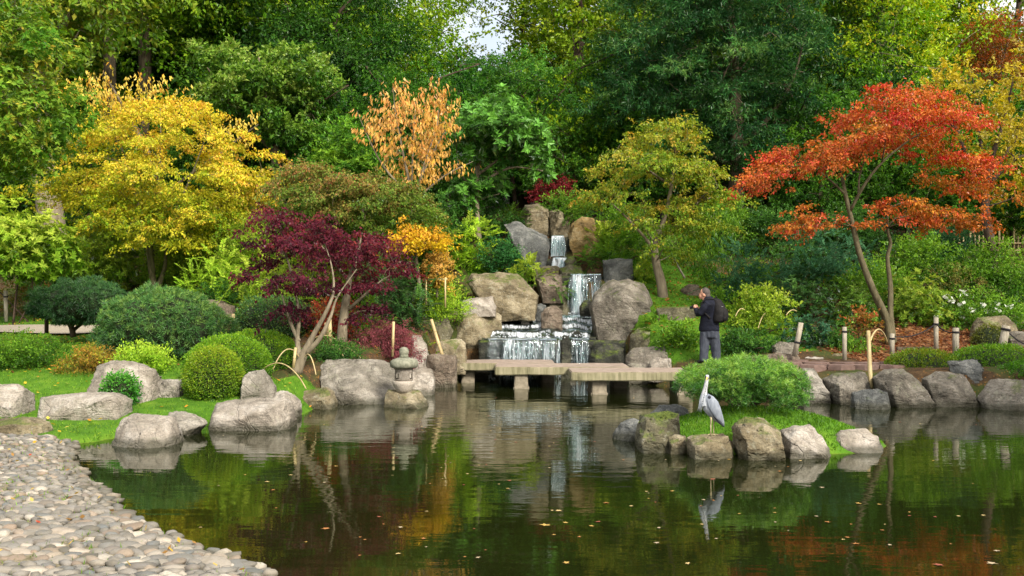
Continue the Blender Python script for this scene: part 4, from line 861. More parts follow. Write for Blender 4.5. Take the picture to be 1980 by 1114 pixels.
# ---- red maple on the right bank
tree('red and orange maple with two bare twisting stems on the right bank', 'maple tree', 22.6, [[(1722, 672, 0, 0.116), (1715, 620, 0, 0.095), (1690, 565, -.1, 0.082), (1665, 500, -.1, 0.068), (1650, 440, 0, 0.061), (1637, 385, 0, 0.048), (1628, 340, .1, 0.034), (1620, 290, .2, 0.020), (1625, 250, .2, 0.007)], [(1728, 668, .05, 0.088), (1722, 610, .05, 0.068), (1722, 555, .1, 0.058), (1716, 500, .2, 0.048), (1722, 470, .2, 0.041), (1716, 440, .2, 0.034), (1725, 400, .2, 0.020), (1790, 385, .2, 0.008)],
      [(1643, 410, 0, 0.041), (1670, 360, -.3, 0.034), (1705, 315, -.5, 0.027), (1760, 270, -.6, 0.017), (1830, 230, -.5, 0.007)], [(1634, 375, 0, 0.031), (1600, 345, .2, 0.024), (1560, 320, .4, 0.014), (1490, 330, .5, 0.005)], [(1660, 372, -.2, 0.027), (1665, 330, .4, 0.020), (1700, 240, .6, 0.014), (1720, 190, .6, 0.005)]],
     [([(1620, 240), (1680, 165), (1740, 165), (1790, 190), (1830, 190), (1880, 225), (1905, 270), (1900, 320), (1840, 300), (1760, 290), (1690, 290), (1640, 290)], 56, .33, .22, 3.8), ([(1430, 350), (1470, 310), (1530, 280), (1590, 250), (1640, 280), (1640, 320), (1580, 340), (1500, 345), (1470, 375)], 30, .29, .22, 2.8), ([(1800, 300), (1890, 300), (1945, 350), (1930, 380), (1860, 370), (1790, 350)], 17, .29, .22, 2.4), ([(1660, 410), (1720, 385), (1800, 375), (1880, 400), (1940, 430), (1900, 445), (1800, 430), (1700, 435)], 22, .27, .22, 2.6), ([(1490, 420), (1540, 392), (1600, 400), (1630, 430), (1560, 455), (1500, 450)], 13, .26, .22, 1.8, -.3)],
     44, 'maple', ['#7c6a28', '#a06c2a', '#bc7e30', '#a85a2c'], ['#bc5238', '#bc3c3c', '#c04a3c', '#cc7c3a'], M_BARK_MOSS, 22, 'maple_tree', .035, .004, grad=(.25, .4), L=.075, W=.05)
# ---- conical left overhanging sweetgum (its trunk stands just outside the picture)
tree('sweetgum bough with large star-pointed yellow-green leaves overhanging the lawn', 'sweetgum tree', 16.5, [[(-190, 720, 1, .3), (-190, 560, 1, .28), (-180, 300, 1, .25), (-170, 0, 1, .2), (-170, -260, 1, .08)], [(-180, 380, 1, .1), (-60, 220, .3, .06), (60, 200, 0, .02)], [(-175, 120, 1, .1), (-40, 60, .5, .05), (90, 60, 0, .02)]],
     [([(-260, -80), (-100, -160), (60, -60), (110, 40), (150, 110), (150, 180), (160, 260), (120, 330), (40, 350), (-60, 340), (-200, 250)], 85, .5, .8, 3.2)], 100, 'rosette', ['#3f701a', '#4d7c20', '#5c8826'], ['#6f9230', '#869a34', '#a89a34'], M_BARK, 23, 'sweetgum_tree', .05, .008, L=.085, W=.044, grad=(.1, .2), k=5, lift=(-.1, .25), up=.5)
# ---- leaning big trunk tree at left
tree('tall tree with a thick leaning smooth trunk behind the golden maple', 'tree', 31, [[(105, 530, 0, .5), (100, 430, 0, .42), (85, 330, 0, .36), (70, 180, 0, .3), (75, 0, 0, .25), (80, -200, 0, .1)], [(80, 280, 0, .2), (-60, 100, .5, .08), (-140, 0, .5, .03)], [(72, 150, 0, .2), (150, 0, 0, .1), (250, -100, 0, .03)]],
     [([(-260, 150), (-200, -100), (0, -250), (200, -220), (330, -100), (330, 60), (200, 120), (60, 130), (-100, 260)], 80, 1.1, .7, 7.)], 7, 'broad', ['#3d6a18', '#4f7d1e', '#62882a'], ['#7a9a30', '#92a036', '#a89a3a'], M_BARK_PALE, 24, 'beech_tree', .1, .02, L=.19, W=.12, k=14)
# ---- oak in the middle left
tree('oak with lobed green foliage between the golden maple and the dark wood', 'oak tree', 32.5, [[(545, 480, 0, .22), (540, 380, 0, .2), (530, 280, 0, .16), (510, 180, 0, .1), (500, 110, 0, .03)], [(535, 320, 0, .12), (600, 220, 0, .06), (640, 160, 0, .02)], [(535, 300, 0, .12), (450, 200, 0, .06), (400, 130, 0, .02)]],
     [([(360, 100), (420, 60), (470, 110), (520, 85), (570, 120), (600, 100), (660, 150), (655, 175), (600, 195), (635, 235), (590, 300), (520, 270), (470, 290), (430, 230), (380, 200), (400, 150)], 80, .44, .6, 4.8)], 34, 'broad', ['#305a18', '#3e6a1c', '#4c7620'], ['#6a8c2e', '#7c9c3c', '#94a650'], M_BARK, 25, 'oak_tree', .07, .012, grad=(.2, .7), SL=.2, jit=.06, L=.14, shell=3.5)
# ---- yellow-olive open tree on the far right with dark branches
tree('open yellow-leaved tree with dark wiry branches behind the red maple', 'tree', 27.5, [[(1925, 560, 0, .16), (1915, 470, 0, .14), (1905, 400, 0, .12), (1910, 330, 0, .09), (1940, 240, 0, .05), (1960, 150, 0, .02)], [(1908, 360, 0, .07), (1960, 310, -.3, .05), (2020, 290, -.4, .02)], [(1907, 400, 0, .07), (1850, 250, .3, .04), (1820, 150, .3, .012)], [(1909, 340, 0, .06), (1890, 240, .2, .035), (1880, 140, .2, .01)], [(1907, 350, 0, .06), (1990, 230, .3, .03), (2040, 130, .3, .01)]],
     [([(1790, 170), (1840, 110), (1900, 110), (1980, 100), (2100, 110), (2150, 250), (2100, 400), (1980, 430), (1900, 370), (1860, 300), (1800, 250)], 75, .52, .75, 4.)], 9, 'mid', ['#8a8420', '#a39a24', '#97902c'], ['#b5a62c', '#c0aa38', '#a8964a'], M_BARK_DARK, 26, 'witch_hazel_tree', .04, .006, L=.12, W=.065)

# ---- woodland behind: a few kinds, repeated as single trees
def generic(seed, h, cr, cb, npad, pr, dens, style, pa, pb, bark, trunk_r=.28, **ov):
    rng = np.random.default_rng(seed); T = Tubes()
    tp = [Vector((rng.normal(0, .12) * i, rng.normal(0, .12) * i, h * .9 * i / 6)) for i in range(7)]; tp[0] = Vector((0, 0, -.4))
    rr = [trunk_r * (1 - .13 * i) for i in range(7)]; T.add(tp, rr, 8, True, 3); pads = []
    tries = 0
    while len(pads) < npad and tries < 4000:
        tries += 1; u = norm(rng.normal(size=3)); r = rng.random() ** (1 / 2.6)
        q = np.array([u[0] * cr * r, u[1] * cr * r, cb + (h - cb) * (.5 + .5 * u[2] * r)])
        hh = (q[2] - cb) / (h - cb); 
        if math.hypot(q[0], q[1]) > cr * (1.05 - .55 * hh ** 2): continue
        k = rng.uniform(.7, 1.3); pads.append((q[0], q[1], q[2], pr * k, pr * k, pr * k * .62))
    grow(rng, T, [(p, r) for p, r in zip(tp[2:], rr[2:])], pads, trunk_r * .35, .015)
    tm = T.mesh('trunk'); tm.materials.append(bark)
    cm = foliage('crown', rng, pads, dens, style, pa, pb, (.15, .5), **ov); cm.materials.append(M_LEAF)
    return tm, cm
G = {
 'oak': generic(31, 18, 5.6, 2.2, 95, 1.3, 6.4, 'broad', ['#3a6616', '#4a761c', '#58801f'], ['#6c922c', '#7f9c34', '#92a03a'], M_BARK, L=.17, W=.115, SL=.55),
 'ash': generic(32, 19, 5.0, 3.0, 84, 1.2, 6.2, 'broad', ['#46701c', '#587e22', '#6a8a2a'], ['#869c38', '#9aa63e', '#b09c3e'], M_BARK_PALE, L=.165, W=.09, SL=.55),
 'yew': generic(33, 14, 4.4, .6, 100, 1.15, 5.0, 'broad', ['#14321a', '#1b3d1c', '#24481e'], ['#2c5424', '#3a612a', '#456a2a'], M_BARK_DARK, L=.2, W=.10, SL=.5),
 'thin': generic(34, 18, 4.6, 4.0, 46, 1.0, 3.2, 'broad', ['#4a6a20', '#5e7c28'], ['#7c9434', '#94a03c'], M_BARK_DARK, L=.2, W=.12, SL=.6),
 'pole': generic(36, 20, 5.2, 8.5, 70, 1.25, 5.5, 'broad', ['#46701c', '#587e22', '#6a8a2a'], ['#869c38', '#9aa63e', '#b09c3e'], M_BARK, .33, L=.17, W=.1, SL=.55),
 'holly': generic(35, 7.5, 2.9, .2, 70, .85, 6.5, 'mid', ['#1b4018', '#274f1c', '#325a20'], ['#42702a', '#4f7a2e', '#5e8430'], M_BARK_DARK, .12, L=.15, W=.08, SL=.35),
}
NT = [0]
def wood(kind, px, Y, label, cat, tint=(1, 1, 1), sc=1.0, sz=None, name=None, group=None):
    NT[0] += 1; x = PXX(px, Y); tm, cm = G[kind]
    e = empty(name or {'oak': 'oak_tree', 'ash': 'ash_tree', 'yew': 'yew_tree', 'thin': 'tall_tree', 'pole': 'beech_tree', 'holly': 'holly_bush'}[kind], (x, Y, gz(x, Y)))
    e.scale = (sc, sc, sz or sc); e.rotation_euler.z = NT[0] * 2.399
    tag(e, label, cat, group)
    for nm, me in (('trunk', tm), ('crown', cm)):
        o = bpy.data.objects.new(nm, me); COL.objects.link(o); o.parent = e; o.color = (tint[0] * 1.28, tint[1] * 1.16, tint[2] * .82, 1)
    return e
GB = 'trees of the wood behind the garden'
for px, Y, k, tint, sc, lb in [(-60, 40, 'oak', (1, 1.05, .8), 1.0, 'broad green tree behind the sweetgum bough'), (215, 36.5, 'pole', (1.05, 1.1, .8), 1.0, 'tall tree with a pale straight trunk right above the golden maple'),
        (268, 38.5, 'pole', (1.0, 1.05, .8), 1.1, 'green tree between the pale straight trunk and the oak'), (400, 43, 'oak', (.95, 1.05, .8), 1.05, 'broad dark-topped tree behind the oak with lobed foliage'), (600, 42, 'oak', (.8, .92, .65), 1.1, 'wide shady tree between the oak and the peach-orange tree'),
        (700, 47, 'oak', (1.2, 1.25, .9), .95, 'sunlit green tree left of the bright gap of sky'), (1120, 41, 'thin', (1.1, 1.15, .9), 1.0, 'olive tree with a dark forked trunk left of the cypress'), (1220, 45, 'oak', (1.1, 1.05, .8), 1.0, 'autumn-tinged tree between olive tree and cypress'),
        (1300, 48, 'ash', (.8, .9, .8), 1.0, 'tree hidden mostly behind the cypress top'), (1600, 46, 'ash', (1.15, 1.3, .8), 1.1, 'bright yellow-green tree just right of the cypress'), (1700, 40, 'ash', (1.2, 1.35, .75), .95, 'lime-tinted tree above the red maple'), (1740, 50, 'oak', (1.1, 1.1, .7), .9, 'green tree between the lime-tinted tree and the maroon one')]:
    wood(k, px, Y, lb, 'tree', tint, sc, group=GB)
for px, Y, tint, sc, lb in [(330, 46, (.8, .9, .8), 1.1, 'dark evergreen in the gap above the golden maple'), (480, 47, (.8, .9, .8), 1.15, 'tall dark evergreen behind the oak crown'), (560, 39, (.85, .95, .7), .95, 'black-green evergreen right of the oak'), (660, 38, (.9, 1, .8), .75, 'dark evergreen left of the peach-orange tree'), (1560, 40, (1, 1, .9), .9, 'dusky evergreen between cypress and lime-tinted tree'), (20, 46, (.9, 1, .8), 1.1, 'evergreen in the shade behind the leaning trunk')]:
    wood('yew', px, Y, lb, 'evergreen tree', tint, sc, group='dark evergreens in the wood')
wood('thin', 800, 50, 'airy tree with thin foliage on the oak side of the bright sky gap', 'tree', (1.1, 1.2, .9), .8)
wood('thin', 1020, 46, 'airy tree with thin foliage on the cypress side of the bright sky gap', 'tree', (1.1, 1.1, .8), .8)
wood('thin', 1960, 47, 'dark-branched thin tree against the sky above the yellow tree', 'tree', (.45, .6, .6), 1.0)
wood('thin', 1880, 52, 'slender dark tree against the sky behind the maroon tree', 'tree', (.5, .6, .55), 1.0)
wood('ash', 1940, 38, 'maroon-leaved tree behind the open yellow one', 'tree', (.8, .2, .4), .48)
wood('yew', 880, 40, 'grey-green rounded evergreen behind the peach-orange tree', 'evergreen tree', (2.0, 2.1, 2.2), .46)
wood('yew', 1010, 37, 'soft green evergreen rising behind the magnolia', 'evergreen tree', (2.0, 2.1, 2.0), .46)
wood('holly', 1125, 36, 'yellowing tree glowing between magnolia and cypress', 'tree', (3.4, 2.3, 1.0), .85)
HL = [(-20, 35, (1, 1, .9), 1., 'behind the sweetgum bough'), (180, 33.5, (1, 1, 1), .8, 'beside the thick leaning trunk'), (420, 34, (.9, 1, .9), .85, 'behind the right half of the golden maple'), (480, 36, (1, 1, 1), 1., 'under the oak'), (650, 33, (1.1, 1.15, 1), .75, 'behind the green russet maple'), (690, 31.5, (1.4, 1.5, 1.2), .62, 'with lighter leaves left of the peach-orange tree'),
      (770, 33, (.9, 1, .9), .8, 'behind the peach-orange tree'), (860, 34, (.8, 1, .9), .8, 'between peach-orange tree and magnolia'), (1000, 36, (.9, 1, .9), .8, 'behind the magnolia'), (1090, 34.5, (1, 1.1, .9), .62, 'above the top boulders of the waterfall'), (1180, 36, (.8, .9, .9), .85, 'behind the left boughs of the layered maple'), (1250, 34, (.8, 1, .8), .7, 'behind the middle of the layered maple'),
      (1330, 37, (.8, .9, .8), .9, 'left of the cypress trunk'), (1500, 35, (.8, .9, .8), .8, 'right of the cypress trunk'), (1590, 33, (1, 1.1, 1), .75, 'behind the left boughs of the red maple'), (1680, 34, (.9, 1, .9), .8, 'behind the twisting stems of the red maple'), (1760, 33, (1, 1.1, .9), .7, 'below the red maple crown on the fence side'), (1840, 35, (1.1, 1.2, .8), .85, 'behind the trunk of the open yellow tree'),
      (1960, 34.5, (1.3, 1.3, .8), .8, 'behind the bamboo fence'), (2030, 32, (1.1, 1.2, .8), .8, 'at the far end of the bamboo fence')]
for px, Y, tint, sc, lb in HL: wood('holly', px, Y, 'green holly bush ' + lb, 'holly bush', tint, sc, group='holly bushes under the wood')
for px, Y in [(-120, 56), (60, 58), (240, 57), (380, 60), (560, 58), (1340, 57), (1480, 58), (1640, 60)]:
    wood('oak', px, Y, 'distant tree closing the view deep in the wood', 'tree', (.8, .9, .8), 1.1, group='distant trees deep in the wood')
for px in range(-60, 2100, 95):
    wood('holly', px + 40, 39.5 + (px * 3 % 4), 'dark bush in the deep shade between the trunks of the wood', 'bush', (.75, .9, .7), .8 + (px % 3) * .1, group='dark bushes deep in the wood', name='wild_bush')
    wood('holly', px, 46 + (px * 7 % 5), 'dark bush in the deep shade between the trunks of the wood', 'bush', (.8, .9, .8), 1.05, group='dark bushes deep in the wood', name='wild_bush')
for px in range(-90, 2120, 92):
    wood('yew', px, 54 + (px * 5 % 4), 'evergreen closing off the daylight at the very back of the wood', 'evergreen tree', (.7, .85, .7), .55 if 800 < px < 1080 else .72, group='evergreens at the back of the wood')
# big trees on the near right bank, outside the picture: their shade lies over the right-hand shore
def bank_tree(k, x, y, sc, lb):
    e = wood(k, 990, 20, lb, 'tree', (1, 1, .9), sc); e.location = (x, y, gz(x, y))
bank_tree('oak', 14.4, 9.8, .52, 'broad tree on the near right bank casting shade on the shore')
# ------------------------------------------------------------------ shrubs
def shrub(label, cat, Y, box, style, pa, pb=None, dens=40, npad=None, pr=None, flat=.75, depth=None, seed=0, name='shrub', mat=None, stem=.02, bark=None, grad=(.3, .4), poly=None, **ov):
    """box = x0, x1, ytop, ybase in photo pixels at distance Y"""
    x0, x1, yt, yb = box; rng = np.random.default_rng(seed + 500); w = (x1 - x0) / F * Y; h = (yb - yt) / F * Y
    pr = pr or max(.12, min(w, h) * .28); npad = npad or int(max(6, min(46, 1.7 * w * h / (pr * pr) * .8)))
    xc = (x0 + x1) / 2; hw = (x1 - x0) / 2
    poly = poly or [(x0, yb - (yb - yt) * .1), (x0 + hw * .05, yb - (yb - yt) * .5), (xc - hw * .6, yt + (yb - yt) * .16), (xc - hw * .15, yt), (xc + hw * .3, yt + (yb - yt) * .03), (xc + hw * .75, yt + (yb - yt) * .25), (x1 - hw * .03, yb - (yb - yt) * .45), (x1, yb - (yb - yt) * .08), (xc, yb)]
    pads = pads_outline(rng, poly, Y, depth or w * .8, npad, pr, flat, .5)
    x = PXX(xc, Y); base = Vector((x, Y, gz(x, Y))); e = empty(name, base); tag(e, label, cat)
    T = Tubes(); nodes = []
    low = min(p[2] for p in pads)
    for k in range(max(3, int(w * 2))):
        a = base + Vector((rng.normal(0, w * .08), rng.normal(0, w * .08), -.08)); q = Vector((base.x + rng.normal(0, w * .2), Y + rng.normal(0, w * .15), max(low, base.z + .1)))
        T.add([a, (a + q) * .5 + Vector((0, 0, .05)), q], [stem, stem * .85, stem * .7], 5, True, 2); nodes.append((q, stem * .7))
    grow(rng, T, nodes, pads, stem * .6, .003, sides=4)
    link('stems', T.mesh('stems'), bark or M_BARK_DARK, e)
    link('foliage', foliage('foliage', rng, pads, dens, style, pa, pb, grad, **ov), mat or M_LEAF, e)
    return e
def dome(label, cat, Y, box, pa, pb, dens, style, seed, name, bumps=.06, mat=None, depth=None, **ov):
    """a clipped or mounded bush: one dense skin of small leaves over a rounded body"""
    x0, x1, yt, yb = box; rng = np.random.default_rng(seed + 900); w = (x1 - x0) / F * Y; h = (yb - yt) / F * Y; x = PXX((x0 + x1) / 2, Y); zb = P(0, yb, Y).z
    base = Vector((x, Y, zb)); e = empty(name, base); tag(e, label, cat)
    s = dict(ST[style]); s.update(ov); rx, ry, rz = w / 2, (depth or w * .9) / 2, h * .58
    area = 2 * math.pi * (rx * ry + rx * rz + ry * rz) / 3 * 1.5; n_ = int(area * dens)
    u = norm(rng.normal(size=(n_, 3))); c = np.array([x, Y, zb + h * .42])
    bump = np.array([noise.fractal(Vector((a * 2.3 + seed, b_ * 2.3, c_ * 2.3)), 1., 2., 3) for a, b_, c_ in u]) * bumps
    r = 1 + bump - rng.random(n_) ** 2 * .13
    o = c + u * np.array([rx, ry, rz]) * r[:, None]; o = o[o[:, 2] > zb - .03]; 
    pads = np.concatenate([o, np.full((len(o), 3), .012)], 1)
    # foliage() wants clumps: every point is a tiny one, leaves point outward
    k = s['k']; nrm_ = norm((o - c) / np.array([rx, ry, rz]) ** 2); N = len(o) * k; rep = np.repeat(np.arange(len(o)), k)
    D = norm(nrm_[rep] + rng.normal(0, 1.0 if style == 'pine' else .6, (N, 3)) + np.array([0, 0, .25])); base_p = o[rep] + rng.normal(0, s['jit'] + .004, (N, 3))
    nr = rng.normal(0, 1, (N, 3)) + nrm_[rep] * (.6 if style != 'pine' else 0); nr -= D * (nr * D).sum(-1, keepdims=True); nr = norm(nr); sd_ = np.cross(D, nr); sz = rng.uniform(.7, 1.3, N)[:, None]
    L, W = s['L'] * sz, s['W'] * sz; mid = base_p + D * L * .45
    V = np.empty((N, 4, 3)); V[:, 0] = base_p; V[:, 1] = mid + sd_ * W * .5; V[:, 2] = base_p + D * L; V[:, 3] = mid - sd_ * W * .5
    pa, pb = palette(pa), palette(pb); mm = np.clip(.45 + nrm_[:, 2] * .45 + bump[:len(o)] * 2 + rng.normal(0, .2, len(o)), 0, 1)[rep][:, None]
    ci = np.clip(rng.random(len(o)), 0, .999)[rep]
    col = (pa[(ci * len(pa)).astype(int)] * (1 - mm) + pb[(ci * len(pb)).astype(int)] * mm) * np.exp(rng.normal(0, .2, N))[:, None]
    LEAVES[0] += N
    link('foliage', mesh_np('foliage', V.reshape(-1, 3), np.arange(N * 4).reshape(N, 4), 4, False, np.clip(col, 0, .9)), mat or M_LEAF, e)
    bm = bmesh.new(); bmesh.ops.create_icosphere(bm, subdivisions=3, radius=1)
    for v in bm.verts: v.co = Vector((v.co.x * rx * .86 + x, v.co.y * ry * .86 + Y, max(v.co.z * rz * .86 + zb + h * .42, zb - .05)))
    link('inner_core', bm_mesh('inner_core', bm, True), M_CORE, e)  # solid dark core added so nothing shows through the leaf skin
    return e
M_CORE = mat_simple('inner_core', S('#16200e'), S('#28331a'), 30, .95, .8, .03)  # dark green-brown tone of the core added inside domed bushes
GRN = (['#2c5516', '#3a661a', '#46701e'], ['#5d8826', '#6c942c', '#7a9c30'])
YGR = (['#4f7a1c', '#628a20', '#73962a'], ['#8fae34', '#a0b43c', '#aab848'])
DGR = (['#1d3f1a', '#264b1e', '#2f5520'], ['#3d6828', '#48742c', '#568030'])
TEAL = (['#20482e', '#2a5434', '#325c38'], ['#447450', '#54805a', '#3c6a48'])
LIME = (['#6d9a22', '#7fa828', '#8cb02e'], ['#a4c83c', '#b4cc48', '#98be34'])
# left side
shrub('leafy yellow-green rhododendron in front of the leaning trunk', 'rhododendron', 25.5, (-60, 150, 380, 555), 'rosette', *YGR, dens=34, seed=1, name='rhododendron', flat=.8, W=.065)
shrub('low reddish-green hedge behind the bamboo post on the lawn', 'hedge', 27.6, (-40, 215, 545, 612), 'mid', ['#3c5a1c', '#58642a', '#6d5a30'], ['#7a7a34', '#8a6a3c'], dens=40, seed=2, name='hedge', npad=30)
shrub('broad mid-green laurel behind the dark pine', 'laurel', 28.0, (130, 300, 425, 580), 'rosette', *YGR, dens=40, seed=3, name='laurel', mat=M_GLOSSY)
shrub('light green laurel right behind the golden maple stems', 'laurel', 28.2, (290, 445, 430, 585), 'mid', *YGR, dens=60, seed=4, name='laurel')
shrub('feathery lime mahonia between the golden maple and the purple one', 'mahonia', 25.4, (355, 500, 490, 600), 'frond', *LIME, dens=22, seed=5, name='mahonia')
shrub('green leafy shrub left of the purple maple crown', 'shrub', 27.0, (410, 540, 425, 575), 'mid', *YGR, dens=55, seed=6)
shrub('tufted mahonia in the shade under the purple maple', 'mahonia', 24.0, (440, 560, 510, 620), 'frond', *YGR, dens=19, seed=7, name='mahonia')
dome('small dark pine on a bare forked stem beside the path', 'pine', 21.8, (72, 250, 545, 622), ['#16361c', '#1d4022', '#254a26'], ['#33582e', '#406636', '#4a6e3a'], 300, 'pine', 8, 'pine_tree', .32, M_NEEDLE, L=.10, W=.011, k=16)
dome('broad dense mound of blue-green mountain pine', 'pine', 19.9, (192, 441, 562, 696), ['#274e26', '#30582a', '#3a622e'], ['#4c783c', '#5e8a44', '#749446'], 260, 'pine', 9, 'pine_tree', .22, M_NEEDLE, L=.10, W=.011, k=16, depth=2.2)
dome('front clipped box ball with yellowish top beside the grey block', 'box ball', 16.7, (358, 469, 672, 772), ['#3f6a14', '#4c7818', '#5a821c'], ['#7a9e26', '#8ea62c', '#9aa434'], 1700, 'clip', 10, 'box_ball', .045, L=.028, W=.017)
dome('middle clipped box ball behind the yellowish one', 'box ball', 17.8, (362, 523, 650, 752), ['#305e14', '#3c6c18', '#48781c'], ['#649226', '#78a02a', '#86a62c'], 1300, 'clip', 11, 'box_ball', .05, L=.03, W=.018)
dome('long clipped box mound farthest back of the clipped group', 'box ball', 19.0, (420, 577, 640, 728), ['#305e14', '#3c6c18', '#48781c'], ['#649226', '#78a02a', '#8aa62c'], 1100, 'clip', 12, 'box_ball', .05, L=.03, W=.018)
dome('dark bluish juniper mound behind the clipped box', 'juniper', 21.6, (455, 605, 572, 668), ['#26482a', '#2e5230', '#3a5a2c'], ['#44703c', '#527a3c', '#6a8238'], 260, 'fine', 13, 'juniper', .14, k=8)
shrub('fine-leaved rounded shrub on the lawn beside the beach', 'shrub', 19.2, (-50, 132, 652, 728), 'fine', *GRN, dens=120, seed=14, npad=34, pr=.24)
shrub('low brownish-gold azalea next to the lime one', 'azalea', 18.6, (128, 232, 675, 732), 'fine', ['#5c6a1c', '#75702a', '#7d6228'], ['#8f8a30', '#a07c34'], dens=120, seed=15, name='azalea')
shrub('bright lime azalea above the large pale wedge boulder', 'azalea', 18.4, (226, 326, 672, 722), 'fine', *LIME, dens=120, seed=16, name='azalea')
dome('tiny round emerald conifer in front of the wedge boulder', 'dwarf conifer', 16.0, (203, 263, 724, 778), ['#22601c', '#2c6c20', '#387624'], ['#4c9030', '#5c9c38', '#6aa23c'], 700, 'fine', 17, 'dwarf_conifer', .12, k=8, L=.04)
shrub('green fern-leaved shrub at the foot of the multi-stemmed purple maple', 'shrub', 19.6, (596, 690, 655, 722), 'fine', *DGR, dens=90, seed=18)
shrub('low lace-leaf maple with dull crimson foliage above the grey boulder', 'lace-leaf maple', 21.0, (688, 803, 622, 700), 'fine', ['#64303a', '#703840', '#783e46'], ['#8c4c54', '#96585c', '#804048'], dens=110, seed=19, name='lace_leaf_maple', L=.06, W=.016, up=.0, dr=-.5)
shrub('scarlet nandina between the pale stems of the purple maples', 'nandina', 21.4, (596, 690, 572, 668), 'mid', ['#8a2c20', '#9a3c2a', '#6c5a28'], ['#b84a38', '#c0604a', '#b06a44'], dens=24, seed=20, name='nandina')
shrub('dark glossy mahonia right of the purple maple', 'mahonia', 23.2, (700, 830, 500, 650), 'frond', *DGR, dens=22, seed=21, name='mahonia', mat=M_GLOSSY)
shrub('small bright fern by the lace-leaf maple', 'fern', 22.0, (680, 740, 590, 660), 'frond', *GRN, dens=22, seed=22, name='fern')
shrub('lime and yellow low shrub below the tied sapling', 'shrub', 24.6, (800, 902, 545, 628), 'fine', *LIME, dens=80, seed=23)
shrub('dark mixed mahonia below the yellow-orange maple', 'mahonia', 24.6, (760, 850, 480, 600), 'frond', *DGR, dens=21, seed=24, name='mahonia')
shrub('feathery lime mahonia left of the slate boulder', 'mahonia', 28.6, (845, 945, 420, 530), 'frond', *LIME, dens=19, seed=25, name='mahonia', L=.12, W=.04)
shrub('dark green rounded shrub directly left of the slate boulder', 'shrub', 28.0, (932, 1008, 462, 530), 'mid', ['#1d4a24', '#28582a', '#2f6030'], ['#3c7438', '#4a8040'], dens=36, seed=26)
shrub('shady green shrub under the magnolia', 'shrub', 30.5, (860, 1000, 370, 470), 'mid', *DGR, dens=26, seed=27)
shrub('fern tuft right of the upper waterfall', 'fern', 28.4, (1120, 1210, 462, 530), 'frond', *GRN, dens=24, seed=28, name='fern')
shrub('little fern above the dark slate cube', 'fern', 28.8, (1180, 1250, 430, 505), 'frond', *GRN, dens=21, seed=29, name='fern')
shrub('small dark red maple high behind the top boulders', 'maple', 33.0, (1035, 1118, 335, 392), 'maple', ['#5c1a20', '#6a2024'], ['#802c2c', '#76242c'], dens=26, seed=30, name='dwarf_maple')
shrub('green shrub beyond the golden boulder', 'shrub', 31.8, (1040, 1160, 370, 425), 'mid', *GRN, dens=26, seed=31)
# right of the waterfall
shrub('low flowering shrub between boulder and photographer', 'shrub', 22.9, (1272, 1352, 625, 712), 'mid', *GRN, dens=60, seed=32, pr=.18)
shrub('slender bamboo thicket on the slope behind the photographer', 'bamboo', 27.8, (1330, 1435, 395, 560), 'hang', *GRN, dens=18, seed=33, name='bamboo_thicket', L=.13, W=.03)
shrub('shady green shrub behind the leaning mossy trunk', 'shrub', 29.8, (1200, 1345, 440, 545), 'mid', *GRN, dens=26, seed=34)
shrub('clipped yellow-green azalea right of the photographer', 'azalea', 23.6, (1408, 1542, 555, 655), 'mid', *YGR, dens=50, seed=35, name='azalea', flat=.5)
shrub('blue-green mahonia with tiered leaves above the photographer', 'mahonia', 25.8, (1385, 1510, 468, 605), 'frond', *TEAL, dens=19, seed=36, name='mahonia', flat=.45)
shrub('wide blue-green mahonia under the orange boughs', 'mahonia', 27.2, (1495, 1690, 445, 560), 'frond', *TEAL, dens=17, seed=37, name='mahonia', flat=.4)
shrub('dark green camellia left of the red maple stems', 'camellia', 25.2, (1480, 1625, 520, 650), 'rosette', *DGR, dens=26, seed=38, name='camellia', mat=M_GLOSSY, L=.11, W=.045)
shrub('green rhododendron right behind the bent stem of the red maple', 'rhododendron', 24.6, (1590, 1720, 545, 660), 'rosette', *GRN, dens=26, seed=39, name='rhododendron', mat=M_GLOSSY, L=.12, W=.045)
shrub('yellow-green rhododendron right of the straight stem of the red maple', 'rhododendron', 24.9, (1715, 1845, 530, 655), 'rosette', ['#456e1e', '#567c22', '#66882a'], ['#7c9a34', '#8ea43c', '#98a242'], dens=34, seed=40, name='rhododendron', L=.12, W=.045)
shrub('dark low camellia behind the tilted white post', 'camellia', 22.6, (1500, 1632, 605, 700), 'rosette', ['#17382a', '#1f4430', '#274c30'], ['#2f5c3c', '#3c6840'], dens=40, seed=41, name='camellia', mat=M_GLOSSY, L=.085, W=.035)
shrub('dark ground-cover shrub at the feet of the photographer', 'shrub', 22.3, (1395, 1500, 640, 700), 'mid', *DGR, dens=60, seed=42)
shrub('white-flowered bush beyond the rope posts', 'bush', 25.2, (1795, 1985, 565, 668), 'mid', *GRN, dens=44, seed=43, name='flowering_bush')
shrub('light green shrub behind the white-flowered bush', 'shrub', 27.4, (1820, 2010, 480, 610), 'mid', *GRN, dens=44, seed=44)
shrub('mixed green shrub beneath the trailing orange boughs', 'shrub', 27.6, (1690, 1850, 455, 570), 'mid', *GRN, dens=34, seed=45)
shrub('dark blue-green shrub in front of the bamboo fence', 'shrub', 29.5, (1740, 1900, 430, 530), 'mid', ['#23482c', '#2c5432'], ['#3c6a3e', '#4a7444'], dens=30, seed=46)
shrub('low fresh-green hedge behind the bamboo fence', 'hedge', 35.5, (1790, 2050, 405, 490), 'mid', *YGR, dens=26, seed=47, name='hedge')
shrub('orange-red nandina sprig left of the bamboo post', 'nandina', 22.4, (1645, 1692, 598, 655), 'mid', ['#5c6a20', '#6a6a24', '#4f6a1c'], ['#a85034', '#a8703c'], dens=22, seed=48, name='nandina')
